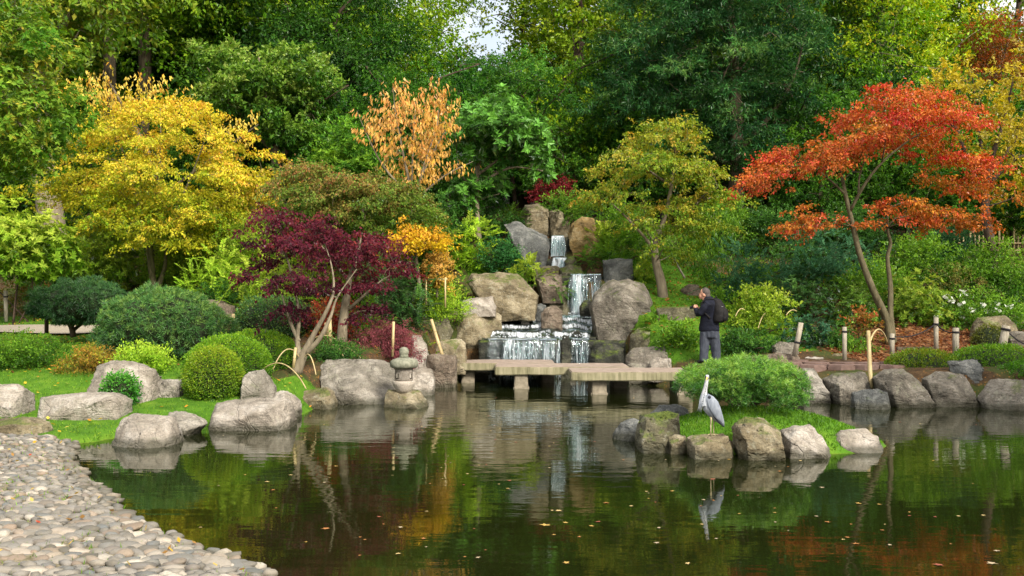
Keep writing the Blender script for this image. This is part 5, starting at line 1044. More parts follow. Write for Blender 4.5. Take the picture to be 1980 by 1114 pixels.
shrub('low grassy ground cover beside the paving', 'ground cover', 22.0, (1600, 1700, 662, 700), 'fine', *GRN, dens=90, seed=49)
dome('low clipped hedge above the triangular shore boulder', 'hedge', 19.9, (1708, 1856, 676, 746), ['#355a16', '#41661a', '#55681c'], ['#6a8a26', '#848a2c', '#74902a'], 700, 'clip', 50, 'clipped_hedge', .08, depth=.9)
dome('low clipped hedge behind the upright slate rock', 'hedge', 20.0, (1822, 2030, 668, 750), ['#2c5414', '#386218', '#446a1c'], ['#5c8a24', '#6c962a', '#74962a'], 700, 'clip', 51, 'clipped_hedge', .08, depth=1.1)
dome('small clipped mound above the long low shore boulder', 'hedge', 19.0, (1925, 2040, 700, 764), ['#254e14', '#305a18', '#3a641c'], ['#4c8024', '#5c8a28'], 700, 'clip', 52, 'clipped_hedge', .08)
dome('dull brown-green clipped mound by the last leaning rope post', 'hedge', 22.6, (1880, 1945, 628, 690), ['#3f4a1c', '#4a5420'], ['#5f6a2a', '#6a702c'], 500, 'clip', 53, 'clipped_hedge', .08)
shrub('azalea clump in the moss below the layered maple', 'azalea', 25.0, (1350, 1420, 560, 640), 'mid', *GRN, dens=44, seed=54, name='azalea')
# understorey filling the banks
FILL = [('leafy filler shrub on the bank above the dark pine', 30.0, (60, 190, 470, 600), GRN, 'mid'), ('dark shrub behind the brown upright slab', 25.0, (380, 470, 540, 640), DGR, 'mid'), ('green laurel below the cherry with drooping yellow leaves', 30.5, (480, 620, 400, 560), GRN, 'rosette'),
        ('shrub between the purple crown and the green russet maple', 25.6, (560, 700, 470, 610), YGR, 'mid'), ('broad-leaved laurel left of the peach-orange tree', 29.5, (610, 730, 250, 420), GRN, 'rosette'), ('dark shrub below the peach-orange tree', 28.5, (790, 890, 380, 500), DGR, 'mid'),
        ('ivy-clad shrub right of the golden boulder', 30.4, (1150, 1260, 395, 480), GRN, 'mid'), ('tall shrub behind the bamboo thicket', 31.0, (1330, 1480, 380, 500), GRN, 'mid'), ('shrub with small leaves under the cypress', 30.5, (1430, 1560, 400, 500), DGR, 'mid'), ('undergrowth bush behind the teal mahonias', 30.0, (1560, 1720, 400, 510), DGR, 'mid'),
        ('broad bush under the hanging orange boughs', 28.6, (1470, 1620, 480, 590), DGR, 'mid'), ('shaggy bush between the two mahonias', 27.4, (1420, 1500, 500, 600), GRN, 'mid'), ('green bush behind the orange-red nandina sprig', 26.4, (1600, 1760, 500, 610), GRN, 'mid'), ('small green bush right of the tilted white post', 22.4, (1560, 1660, 640, 700), DGR, 'mid'),
        ('deep green bush on the bank behind the camellia', 27.0, (1400, 1520, 540, 640), DGR, 'mid'), ('brownish-green bush beyond the yellow-green rhododendron', 26.8, (1780, 1900, 520, 620), (['#3c5220', '#54602c', '#5c5830'], ['#6c7a34', '#7a7038']), 'mid')]
for i, (lb, Y, bx_, pal, stl) in enumerate(FILL): shrub(lb, 'shrub', Y, bx_, stl, *pal, dens=38, seed=60 + i)

TUFT = [('fern tuft drooping over the whale-backed boulder', 27.0, (985, 1050, 500, 548), YGR), ('moss tuft between the brown stone and the moss-clad rock', 27.0, (1066, 1096, 545, 585), GRN), ('fern growing behind the overhanging square boulder', 25.9, (850, 915, 540, 605), GRN), ('grass tuft on the ledge under the slate boulder', 28.6, (985, 1045, 490, 528), LIME),
        ('fern at the foot of the biggest boulder', 24.2, (1245, 1300, 610, 670), GRN), ('fern hanging beside the dark slate cube', 27.3, (1215, 1265, 505, 560), YGR), ('tuft of grass by the top boulders', 30.4, (1085, 1125, 395, 430), GRN), ('ivy tuft left of the broad olive boulder', 30.6, (955, 1015, 405, 450), GRN), ('fern below the greenish flat-topped block', 23.8, (795, 850, 640, 680), GRN), ('small fern beside the stone pillar', 22.9, (800, 838, 662, 700), YGR), ('tuft over the grey-brown boulder behind the bridge', 23.4, (1285, 1340, 650, 705), GRN), ('bright fern right of the golden boulder', 29.4, (1140, 1200, 425, 490), YGR)]
for i, (lb, Y, bx_, pal) in enumerate(TUFT): shrub(lb, 'fern', Y, bx_, 'frond', *pal, dens=59, seed=90 + i, name='fern', npad=9, L=.085, W=.03, SL=.32, stem=.008)
# stems and trunk of the small dark pine
T = Tubes(); zz = gz(PXX(140, 21.8), 21.8)
T.add([P(142, 652, 21.8), P(138, 632, 21.8), P(125, 615, 21.8), P(110, 600, 21.8)], [.07, .06, .045, .02], 7); T.add([P(138, 632, 21.8), P(150, 615, 21.7), P(165, 595, 21.7)], [.05, .04, .02], 6); T.add([P(140, 640, 21.8), P(160, 625, 22.0), P(190, 605, 22.1)], [.045, .035, .02], 6)
pine_small = [o for o in bpy.data.objects if o.get('label', '').startswith('small dark pine')][0]
link('trunk', T.mesh('trunk'), M_BARK_DARK, pine_small)

# ---- pine on the islet: needles in upright tufts on twisted branches
rng = np.random.default_rng(77); T = Tubes(); Yi = 13.9
trk = [[(1434, 812, 0, .07), (1428, 790, 0, .055), (1420, 765, -.1, .035), (1400, 745, -.1, .02)], [(1436, 810, 0, .06), (1455, 785, .1, .045), (1480, 765, .1, .03), (1510, 750, 0, .015)], [(1434, 808, .05, .05), (1440, 775, .3, .035), (1445, 740, .3, .02)], [(1436, 812, -.05, .04), (1475, 800, -.3, .03), (1500, 790, -.3, .015)]]
nodes = []
for tr in trk:
    pts_ = [P(q[0], q[1], Yi + q[2]) for q in tr]; T.add(pts_, [q[3] for q in tr], 8, True, 4); nodes += [(p, q[3]) for p, q in zip(pts_, tr)][1:]
pads = pads_outline(rng, [(1308, 748), (1330, 716), (1375, 698), (1440, 690), (1500, 698), (1540, 722), (1556, 752), (1545, 782), (1500, 792), (1440, 782), (1370, 776), (1325, 768)], Yi, 2.0, 170, .12, .8, .7)
grow(rng, T, nodes, pads, .022, .006)
e = empty('pine_tree', P(1434, 812, Yi)); tag(e, 'low spreading bright green pine growing on the islet behind the heron', 'pine')
link('trunk', T.mesh('trunk'), M_BARK_DARK, e)
link('crown', foliage('crown', rng, pads, 330, 'pine', ['#2c5a20', '#386824', '#447428'], ['#5e9034', '#74a03c', '#8aa846'], (.2, .6), L=.075, W=.006, k=20), M_NEEDLE, e)
# ------------------------------------------------------------------ modelling helpers for figures
def remesh(me, voxel, smooth=4):
    o = bpy.data.objects.new('tmp', me); COL.objects.link(o)
    md = o.modifiers.new('r', 'REMESH'); md.mode = 'VOXEL'; md.voxel_size = voxel
    sm = o.modifiers.new('s', 'SMOOTH'); sm.iterations = smooth; sm.factor = .5
    dg = bpy.context.evaluated_depsgraph_get(); dg.update()
    r = bpy.data.meshes.new_from_object(o.evaluated_get(dg)); bpy.data.objects.remove(o)
    r.polygons.foreach_set('use_smooth', np.ones(len(r.polygons), dtype=bool)); return r
def loft(bm, rings, n=16):
    """rings: (centre, axis a, axis b) -> closed tube"""
    rows = []
    for c, a, b_ in rings:
        rows.append([bm.verts.new(Vector(c) + Vector(a) * math.cos(2 * math.pi * k / n) + Vector(b_) * math.sin(2 * math.pi * k / n)) for k in range(n)])
    for i in range(len(rows) - 1):
        for k in range(n): bm.faces.new((rows[i][k], rows[i][(k + 1) % n], rows[i + 1][(k + 1) % n], rows[i + 1][k]))
    bm.faces.new(rows[0][::-1]); bm.faces.new(rows[-1])
def limb(bm, pts, radii, n=12):
    pts = [Vector(p) for p in pts]; rings = []
    for i, p in enumerate(pts):
        t_ = (pts[min(i + 1, len(pts) - 1)] - pts[max(i - 1, 0)]).normalized(); a = t_.cross(Vector((0.1, 1, 0.05)));
        if a.length < .1: a = t_.cross(Vector((1, 0, 0)))
        a.normalize(); b_ = t_.cross(a); r = radii[i]; rings.append((p, a * r, b_ * r))
    loft(bm, rings, n)
def ball(bm, c, r, rot=None):
    m_ = Matrix.Translation(c) @ (rot.to_4x4() if rot else Matrix.Identity(4)) @ Matrix.Diagonal((*r, 1)); bmesh.ops.create_icosphere(bm, subdivisions=3, radius=1, matrix=m_)
def lathe(prof, n=32, c=(0, 0, 0), wob=0., seed=0):
    bm = bmesh.new(); rows = []
    for r, z in prof:
        rows.append([bm.verts.new((c[0] + r * (1 + wob * noise.noise((math.cos(2 * math.pi * k / n) * 2, math.sin(2 * math.pi * k / n) * 2, z * 6 + seed))) * math.cos(2 * math.pi * k / n), c[1] + r * (1 + wob * noise.noise((math.cos(2 * math.pi * k / n) * 2, math.sin(2 * math.pi * k / n) * 2, z * 6 + seed))) * math.sin(2 * math.pi * k / n), c[2] + z)) for k in range(n)])
    for i in range(len(rows) - 1):
        for k in range(n): bm.faces.new((rows[i][k], rows[i][(k + 1) % n], rows[i + 1][(k + 1) % n], rows[i + 1][k]))
    bm.faces.new(rows[0][::-1]); bm.faces.new(rows[-1]); return bm

# ------------------------------------------------------------------ stone lantern
Yl = 18.05; k_ = Yl / F; lx = X(781, Yl); z0 = P(781, 755, Yl).z
M_LANT_TOP = mat_simple('lichened_granite', S('#5c6050'), S('#8c8c7c'), 18, .9, .4, .006)
la = empty('stone_lantern', (lx, Yl, z0)); tag(la, 'small round-roofed granite lantern standing on a rock in the pond', 'stone lantern')
def zz_(py): return (755 - py) * k_
link('bowl', bm_mesh('bowl', lathe([(.04, -.05), (14 * k_, -.03), (17 * k_, .03), (21 * k_, zz_(744)), (22.5 * k_, zz_(737)), (21.5 * k_, zz_(736)), (10 * k_, zz_(736.5))], 32, (lx, Yl, z0), .03), True), M_LANTERN, la)
bm = bmesh.new(); n_ = 40; rows = []
prof_ = [(736.5, 16.2), (734, 17.6), (732, 17.8), (727, 17.9), (722, 17.8), (717, 17.5), (711.5, 17.2)]
for py, r in prof_: rows.append([bm.verts.new((lx + r * k_ * math.cos(2 * math.pi * k / n_), Yl + r * k_ * math.sin(2 * math.pi * k / n_), z0 + zz_(py))) for k in range(n_)])
for i in range(len(rows) - 1):
    for k in range(n_):
        a = 2 * math.pi * (k + .5) / n_; hole = False
        for w_ in (-.62, -2.25, .95, 2.5):       # window openings look towards the camera left and right, and backwards
            dlt = (a - w_ + math.pi) % (2 * math.pi) - math.pi
            if abs(dlt) < .21 and i in (2, 3) : hole = True
        if not hole: bm.faces.new((rows[i][k], rows[i][(k + 1) % n_], rows[i + 1][(k + 1) % n_], rows[i + 1][k]))
r_ = bmesh.ops.solidify(bm, geom=bm.faces[:], thickness=.045); bmesh.ops.recalc_face_normals(bm, faces=bm.faces)
link('fire_box', bm_mesh('fire_box', bm, False), M_LANTERN, la)
link('roof', bm_mesh('roof', lathe([(6 * k_, zz_(711)), (22 * k_, zz_(711.5)), (25.5 * k_, zz_(709)), (27 * k_, zz_(704)), (26 * k_, zz_(698)), (22 * k_, zz_(695)), (15 * k_, zz_(692.5)), (8 * k_, zz_(691)), (2 * k_, zz_(690.5))], 36, (lx, Yl, z0), .07), True), M_LANT_TOP, la)
link('finial', bm_mesh('finial', lathe([(4 * k_, zz_(692)), (8.5 * k_, zz_(691)), (9 * k_, zz_(688)), (7.2 * k_, zz_(687)), (9 * k_, zz_(684)), (9.7 * k_, zz_(679)), (8 * k_, zz_(674)), (4 * k_, zz_(671.5)), (1 * k_, zz_(671))], 24, (lx, Yl, z0), .02), True), M_LANT_TOP, la)

# ------------------------------------------------------------------ heron
Yh = 12.36
def H_(px, py, dy=0.): return P(px, py, Yh + dy)
bm = bmesh.new()
cl = [((1362, 763), 5, 5), ((1364, 769), 9.5, 8.5), ((1368, 777), 13, 11.5), ((1373, 786), 15, 13), ((1380, 796), 13.5, 12), ((1387, 806), 10, 9), ((1393, 815), 6, 6), ((1398, 822), 2.5, 3)]
rings = []; kk = Yh / F
for i, ((px, py), r, ry) in enumerate(cl):
    a_ = Vector((cl[min(i + 1, 7)][0][0] - cl[max(i - 1, 0)][0][0], 0, -(cl[min(i + 1, 7)][0][1] - cl[max(i - 1, 0)][0][1]))).normalized()
    rings.append((H_(px, py), Vector((0, 1, 0)) * ry * kk, a_.cross(Vector((0, 1, 0))) * r * kk))
loft(bm, rings, 18)
limb(bm, [H_(1363, 784), H_(1360, 774), H_(1361, 764), H_(1363.5, 752), H_(1365.5, 742), H_(1367, 733)], [11 * kk, 8.5 * kk, 6 * kk, 4.3 * kk, 3.8 * kk, 3.6 * kk], 12)
ball(bm, H_(1367.5, 729, -.01), (4.6 * kk, 6.5 * kk, 4.6 * kk))
me = remesh(bm_mesh('b', bm), .007, 3)
cen = np.array([p.center for p in me.polygons]); px_ = cen[:, 0] / cen[:, 1] * F + 990; py_ = HZ + (EYE - cen[:, 2]) / cen[:, 1] * F
colr = np.tile(np.array(S('#878d96')), (len(cen), 1)); colr[py_ < 764] = S('#b4b6b8'); fr_ = (py_ > 762) & (px_ < 1362 + (py_ - 765) * .2); colr[fr_] = S('#a2a8ae')
stripe = (py_ > 745) & (py_ < 790) & (np.abs(px_ - (1366 - (py_ - 745) * .22)) < 1.0) & (np.random.default_rng(3).random(len(cen)) < .6); colr[stripe] = S('#3a3c44')
eye = (py_ > 726.5) & (py_ < 731) & (np.abs(px_ - 1367.5) > 2.6); colr[eye] = S('#23262e')
a = me.attributes.new('leafcol', 'FLOAT_COLOR', 'FACE'); c4 = np.ones((len(cen), 4), np.float32); c4[:, :3] = colr; a.data.foreach_set('color', c4.ravel())
m, t, out = newmat('heron_plumage'); b = NB(t); at_ = b.n('ShaderNodeAttribute', attribute_name='leafcol').outputs['Color']
pos = b.n('ShaderNodeNewGeometry').outputs['Position']; fb = b.noise(b.map(pos, (30, 30, 9), (0, .6, 0)), 2.5, 3, .5)
cc_ = b.mix(b.math('MULTIPLY', b.rng(fb, .4, .65), .3), at_, S('#6f7886'))
bs = b.n('ShaderNodeBsdfPrincipled', i={'Base Color': cc_, 'Roughness': .8, 'Normal': b.bump(fb, .3, .01)}); t.links.new(bs.outputs[0], out.inputs[0]); M_HERON = m
he = empty('heron', H_(1377, 840)); tag(he, 'grey heron standing tall with stretched neck on a rock of the islet', 'heron')
link('body', me, M_HERON, he)
M_WING = mat_simple('heron_wing', S('#6a727e'), S('#8d949e'), 30, .8, .4, .006, (1, 1, .35)); M_QUILL = mat_simple('dark_flight_feathers', S('#22252d'), S('#3c414c'), 40, .7, .3, .004); M_BILL = mat_simple('heron_bill', S('#b59a4e'), S('#cdb878'), 20, .5, .1, .002); M_LEG = mat_simple('heron_leg', S('#8c8262'), S('#b3a888'), 40, .6, .2, .002)
for sg in (-1, 1):
    bm = bmesh.new(); rings = []
    wc = [((1367, 763), 3), ((1373, 771), 8), ((1379, 782), 11), ((1385, 795), 10), ((1391, 807), 7.5), ((1397, 818), 4), ((1400, 824), 1)]
    for i, ((px, py), r) in enumerate(wc):
        a_ = Vector((wc[min(i + 1, 6)][0][0] - wc[max(i - 1, 0)][0][0], 0, -(wc[min(i + 1, 6)][0][1] - wc[max(i - 1, 0)][0][1]))).normalized()
        yo = sg * [5, 10, 12.5, 11.5, 8.5, 4.5, 2][i] * kk; rings.append((H_(px, py, yo), Vector((0, 1, 0)) * 3.2 * kk * min(1, r / 6), a_.cross(Vector((0, 1, 0))) * r * kk))
    loft(bm, rings, 14); w_ = link('wing', bm_mesh('wing', bm, True), M_WING, he)
    bm = bmesh.new(); rings = []
    for (px, py), r in [((1376, 799), 1.5), ((1384, 808), 3.2), ((1391, 815), 3.6), ((1397, 822), 2.6), ((1399.5, 826), .8)]: rings.append((H_(px, py, sg * 7 * kk), Vector((0, 1, 0)) * 3.5 * kk, Vector((.6, 0, .6)) * r * kk))
    loft(bm, rings, 10); link('flight_feathers', bm_mesh('flight_feathers', bm, True), M_QUILL, w_)
    bm = bmesh.new(); ball(bm, H_(1372, 768.5 + 0, sg * 10.2 * kk), (3.0 * kk, 3.6 * kk, 3.8 * kk)); link('shoulder_patch', bm_mesh('shoulder_patch', bm, True), M_QUILL, w_)
    lxp = 1374.5 if sg < 0 else 1380
    T = Tubes(); f0 = H_(lxp, 840, sg * .03)
    T.add([H_(lxp + .5, 806, sg * .03), H_(lxp, 820, sg * .03 + .01), H_(lxp - .3, 822, sg * .03 + .012), f0], [2.4 * kk, 1.15 * kk, 1.3 * kk, .95 * kk], 7, True, 2)
    for ax, ay in ((-.055, -.05), (.0, -.075), (.05, -.045), (.01, .05)): T.add([f0 + Vector((0, 0, .004)), f0 + Vector((ax * .5, ay * .5, .004)), f0 + Vector((ax, ay, -.004))], [.0055, .005, .003], 5, True, 2)
    link('leg', T.mesh('leg'), M_LEG, he)
T = Tubes(); T.add([H_(1367.5, 730, -.03), H_(1366.5, 732.5, -.11), H_(1365, 736, -.17)], [.016, .010, .002], 8, True, 2); link('bill', T.mesh('bill'), M_BILL, he)
T = Tubes(); T.add([H_(1369, 726.5, .02), H_(1371.5, 729, .06), H_(1373, 735, .09)], [.008, .006, .002], 6, True, 2); link('crest', T.mesh('crest'), M_QUILL, he)
T = Tubes()
for q in range(4): T.add([H_(1353 + q * 2, 776, -.03), H_(1351 + q * 2, 786, -.055), H_(1349 + q * 2.2, 795 + q, -.06)], [.004, .003, .0015], 5, True, 2)
link('breast_plumes', T.mesh('breast_plumes'), M_WING, he)

# ------------------------------------------------------------------ photographer with backpack
Ym = 21.75; km = Ym / F; mx_ = 1376
def Q(px, py, dy=0.): return P(px, py, Ym + dy)
zf = gz(X(mx_, Ym), Ym); 
foot = HZ + (EYE - zf) / Ym * F
def cloth_ring(px, py, hw, hd, dy=0., tilt=0.): return (Q(px, py, dy), Vector((hw * km, 0, tilt * km)), Vector((0, hd * km, 0)))
pe = empty('person', Q(mx_, foot)); tag(pe, 'person in dark jacket and grey trousers looking down at a camera in both hands', 'person')
M_SKIN = mat_simple('skin', S('#b5846c'), S('#cf9f86'), 20, .6, .1, .002); M_JACKET = mat_simple('navy_jacket', S('#060a16'), S('#0d1224'), 9, .85, .5, .02); M_TROUSER = mat_simple('grey_trousers', S('#2c313c'), S('#454a54'), 9, .9, .5, .02, (3, 3, .6)); M_HAIR = mat_simple('greying_hair', S('#2e2a28'), S('#5c5450'), 60, .8, .6, .004); M_SHOE = mat_simple('dark_shoes', S('#1c1a18'), S('#302c28'), 20, .6, .2, .004); M_BLACK = mat_simple('black_plastic', S('#0e0e10'), S('#1d1d20'), 30, .45, .1, .002); M_PACK = mat_simple('charcoal_backpack', S('#0c0c10'), S('#191716'), 14, .8, .5, .01)
# skin: head bowed to the left, neck, hands with fingers
bm = bmesh.new(); tl = Matrix.Rotation(math.radians(-24), 3, 'Y')
ball(bm, Q(1362.5, 567.5, 0), (8.6 * km, 7.4 * km, 10.6 * km), tl)                     # skull
ball(bm, Q(1356.5, 573, 0), (5.6 * km, 5.6 * km, 6.6 * km), tl)                        # face and jaw
ball(bm, Q(1351.8, 571.8, 0), (1.7 * km, 1.5 * km, 2.6 * km), tl); ball(bm, Q(1352.8, 577.6, 0), (1.3 * km, 2.4 * km, 1.0 * km))   # nose, lips
for s_ in (-1, 1): ball(bm, Q(1363.8, 570.5, s_ * 7.5 * km), (1.9 * km, 1.0 * km, 2.9 * km)); ball(bm, Q(1353.6, 568.4, s_ * 3 * km), (1.2 * km, 1.6 * km, .9 * km))
limb(bm, [Q(1361, 575), Q(1366, 582), Q(1370, 590)], [5.2 * km, 5.2 * km, 6 * km])
limb(bm, [Q(1370, 588), Q(1373, 625), Q(1373, 645)], [7 * km, 9 * km, 9 * km])
for s_ in (-1, 1):
    hy = s_ * 4.2 * km
    limb(bm, [Q(1372, 589, s_ * 13 * km), Q(1360, 605, s_ * 15 * km), Q(1351, 600, s_ * 9 * km), Q(1346.5, 595.5, s_ * 5.5 * km)], [4 * km, 3.6 * km, 3 * km, 2.6 * km])
    ball(bm, Q(1344.5, 593.6, hy), (3.4 * km, 1.9 * km, 3.0 * km))
    for f_ in range(4): limb(bm, [Q(1344.5, 592 + f_ * 1.25, hy), Q(1341.6, 591.2 + f_ * 1.3, hy * .95), Q(1339.6, 591.8 + f_ * 1.3, hy * .55), Q(1339.8, 592.2 + f_ * 1.2, hy * .25)], [.85 * km, .82 * km, .75 * km, .6 * km], 8)
    limb(bm, [Q(1346, 591.8, hy), Q(1344.6, 589.6, hy * .75), Q(1342.4, 589.4, hy * .45)], [.95 * km, .9 * km, .7 * km], 8)
for s_ in (-1, 1): limb(bm, [Q(1373 + s_ * 5, 645), Q(1372.5 + s_ * 8.5, foot - 30, s_ * 4 * km), Q(1372.5 + s_ * 9.2, foot - 2, s_ * 5 * km)], [6 * km, 5 * km, 3.6 * km])
link('body', remesh(bm_mesh('b', bm), .012, 2), M_SKIN, pe)
bm = bmesh.new(); ball(bm, Q(1364.3, 565.3, 0), (8.8 * km, 7.9 * km, 9.6 * km), tl); ball(bm, Q(1368, 572, 0), (5.6 * km, 6.6 * km, 6.5 * km), tl)
for s_ in (-1, 1):
    bq = bmesh.new(); ball(bq, Q(1353.2, 569.6, s_ * 3.1 * km), (.9 * km, 1.1 * km, .7 * km)); link('eye', bm_mesh('eye', bq, True), M_BLACK, pe)
    bq = bmesh.new(); ball(bq, Q(1353.4, 567.2, s_ * 3.2 * km), (.9 * km, 2.0 * km, .5 * km)); link('eyebrow', bm_mesh('eyebrow', bq, True), M_HAIR, pe)
bm2 = bm_mesh('b', bm); h_ = remesh(bm2, .009, 2); link('hair', h_, M_HAIR, pe)
bm = bmesh.new()
loft(bm, [cloth_ring(1371, 641, 20.5, 13.5), cloth_ring(1371, 632, 20, 13.5), cloth_ring(1372, 618, 18.5, 13), cloth_ring(1373, 606, 18, 13.5), cloth_ring(1375, 597, 18.5, 15), cloth_ring(1375.5, 588.5, 17.5, 16.5), cloth_ring(1374, 582, 14, 15), cloth_ring(1371, 577, 9.5, 9.5), cloth_ring(1369, 574, 7.5, 8)], 22)
for s_ in (-1, 1): limb(bm, [Q(1375, 587, s_ * 12 * km), Q(1369, 596, s_ * 16 * km), Q(1361, 606, s_ * 17 * km), Q(1357, 607.5, s_ * 15 * km), Q(1351.5, 601.5, s_ * 10 * km), Q(1347.5, 596.8, s_ * 6 * km)], [7.5 * km, 7.6 * km, 6.9 * km, 6.6 * km, 5.2 * km, 4.4 * km], 14)
limb(bm, [Q(1362, 578.5, 0), Q(1366, 580, 0), Q(1374, 582, 0)], [7.2 * km, 8.4 * km, 9 * km], 14)
jm = remesh(bm_mesh('b', bm), .017, 3)
for v in jm.vertices: v.co += v.normal * (noise.noise(v.co * 9) * .010 + noise.noise(Vector((v.co.x * 5, v.co.y * 5, v.co.z * 18))) * .006)
link('jacket', jm, M_JACKET, pe)
bm = bmesh.new()
loft(bm, [cloth_ring(1372, 632, 17, 11.5), cloth_ring(1372, 642, 18.5, 12.5), cloth_ring(1372, 653, 18.5, 11.5)], 20)
for s_ in (-1, 1): limb(bm, [Q(1372 + s_ * 7.8, 644, s_ * 2 * km), Q(1372 + s_ * 8.8, 660, s_ * 3.5 * km), Q(1372.5 + s_ * 9.4, foot - 22, s_ * 5 * km), Q(1372.5 + s_ * 9.6, foot - 3.5, s_ * 5 * km)], [10.6 * km, 9.8 * km, 8.8 * km, 8.6 * km], 14)
tm_ = remesh(bm_mesh('b', bm), .016, 2)
for v in tm_.vertices: v.co += v.normal * (noise.noise(Vector((v.co.x * 14, v.co.y * 14, v.co.z * 3))) * .012 + noise.noise(v.co * 10) * .006)
link('trousers', tm_, M_TROUSER, pe)
for s_ in (-1, 1):
    bm = bmesh.new(); ball(bm, Q(1368 + s_ * 9, foot - 2.6, s_ * 5 * km), (11 * km, 4.6 * km, 3.6 * km)); ball(bm, Q(1374 + s_ * 9, foot - 4, s_ * 5 * km), (5.5 * km, 4.4 * km, 4.6 * km))
    link('shoe', remesh(bm_mesh('b', bm), .012, 2), M_SHOE, pe)
# camera held in the hands
bm = bmesh.new(); bmesh.ops.create_cube(bm, size=1, matrix=Matrix.Translation(Q(1340.5, 593.6)) @ Matrix.Diagonal((.055, .115, .085, 1))); bmesh.ops.bevel(bm, geom=bm.edges[:], offset=.012, segments=2, affect='EDGES')
cm_ = link('handheld_camera', bm_mesh('handheld_camera', bm), M_BLACK, None, Q(1340.5, 593.6)); tag(cm_, 'small black camera held in both hands of the person in the jacket', 'camera')
bm = bmesh.new(); bmesh.ops.create_cone(bm, cap_ends=True, segments=20, radius1=.034, radius2=.030, depth=.07, matrix=Matrix.Translation(Q(1336, 594.6)) @ Matrix.Rotation(math.radians(80), 4, 'Y')); link('lens', bm_mesh('lens', bm, False), M_BLACK, cm_)
# backpack
bp = empty('backpack', Q(1390, 624)); tag(bp, 'bulky charcoal backpack worn on the back of the person in the jacket', 'backpack')
bm = bmesh.new(); loft(bm, [cloth_ring(1389, 624, 8, 11), cloth_ring(1390.5, 621, 12, 14.5), cloth_ring(1392, 612, 13.5, 15.5), cloth_ring(1392, 600, 13, 15), cloth_ring(1390, 590, 11, 13.5), cloth_ring(1386.5, 581, 8, 11), cloth_ring(1383, 577, 3.5, 7)], 20)
pm_ = remesh(bm_mesh('b', bm), .017, 3)
for v in pm_.vertices: v.co += v.normal * noise.noise(v.co * 11) * .010
link('main_bag', pm_, M_PACK, bp)
bm = bmesh.new(); loft(bm, [cloth_ring(1400, 621, 5, 8), cloth_ring(1402, 616, 6.2, 10.5), cloth_ring(1402.5, 607, 6.2, 10.5), cloth_ring(1401, 598, 5.2, 9), cloth_ring(1398.5, 594, 3, 6)], 18); link('front_pocket', remesh(bm_mesh('b', bm), .015, 2), M_PACK, bp)
for s_ in (-1, 1):
    T = Tubes(); T.add([Q(1384, 579, s_ * 8 * km), Q(1374, 578, s_ * 11 * km), Q(1363, 586, s_ * 13 * km), Q(1363, 598, s_ * 13 * km), Q(1380, 616, s_ * 13.5 * km)], [.02] * 5, 6, True, 3); link('strap', T.mesh('strap'), M_PACK, bp)
T = Tubes(); T.add([Q(1385, 577, -.03), Q(1385, 572.5, 0), Q(1385, 577, .03)], [.009] * 3, 6, True, 3); link('handle', T.mesh('handle'), M_PACK, bp)
bm = bmesh.new(); bmesh.ops.create_cube(bm, size=1, matrix=Matrix.Translation(Q(1399.5, 593, -9.5 * km)) @ Matrix.Diagonal((.085, .012, .010, 1))); link('reflective_tab', bm_mesh('reflective_tab', bm), mat_simple('pale_tab', S('#9a9a9c'), S('#c8c8ca'), 20, .5, .1), bp)

# the figure, its bag and its camera turned together, a little away from the pond
piv = Vector(pe.location); rz_ = Matrix.Rotation(math.radians(-28), 3, 'Z')
for o_ in (pe, bp, cm_): o_.location = piv + rz_ @ (Vector(o_.location) - piv); o_.rotation_euler.z = math.radians(-28)

# ------------------------------------------------------------------ posts, canes, hoops, fence
def cane(label, cat, pts, radii, mat=M_BAMBOO, name='bamboo_cane', rings=True, group=None, band=None):
    e = empty(name, pts[0]); tag(e, label, cat, group); T = Tubes(); T.add(pts, radii, 10, True, 4); link('pole', T.mesh('pole'), mat, e)
    a, b_ = Vector(pts[0]), Vector(pts[-1])
    if rings:
        n_ = max(2, int((b_ - a).length / .28))
        for q in range(1, n_):
            c = a.lerp(b_, q / n_); d = (b_ - a).normalized(); T = Tubes(); T.add([c - d * .006, c + d * .006], [radii[0] * 1.12] * 2, 10, True, 1); link('node', T.mesh('node'), mat, e)
    if band is not None:
        c = a.lerp(b_, band); d = (b_ - a).normalized(); T = Tubes(); T.add([c - d * .02, c + d * .02], [radii[0] * 1.18] * 2, 10, True, 1); link('rope_band', T.mesh('rope_band'), M_ROPE, e)
    return e
def pp(px, py, Y): return P(px, py, Y)
cane('bamboo pole leaning on the stone pillar', 'bamboo pole', [pp(856, 690, 22.1), pp(845, 655, 22.25), pp(834, 618, 22.4)], [.042, .04, .036], name='bamboo_pole')
cane('slim white post on the lawn beyond the path', 'post', [pp(12, 622, 25.6), pp(11, 562, 25.6)], [.05, .05], M_POST, 'marker_post', False, band=.8)
cane('thin dark prop under the small dark pine', 'prop', [pp(90, 645, 22.0), pp(90, 605, 22.0)], [.045, .045], M_BARK_DARK, 'wooden_prop', False)
cane('short bamboo stake right of the dense pine mound', 'stake', [pp(452, 645, 21.2), pp(451, 607, 21.2)], [.035, .034], name='bamboo_stake', band=.5)
cane('short bamboo stake beside the juniper mound', 'stake', [pp(470, 632, 21.9), pp(470, 597, 21.9)], [.03, .03], name='bamboo_stake', band=.6)
cane('taller of two bamboo stakes by the scarlet nandina', 'stake', [pp(639, 668, 20.2), pp(637, 615, 20.2)], [.045, .042], name='bamboo_stake')
cane('shorter of two bamboo stakes by the scarlet nandina', 'stake', [pp(632, 668, 20.4), pp(630, 624, 20.4)], [.03, .03], name='bamboo_stake')
cane('bamboo stake in the lace-leaf maple', 'stake', [pp(759, 690, 20.4), pp(761, 622, 20.4)], [.03, .028], name='bamboo_stake')
cane('short cane against the multi-stemmed purple maple', 'stake', [pp(567, 712, 18.1), pp(572, 672, 18.15)], [.028, .028], name='bamboo_stake')
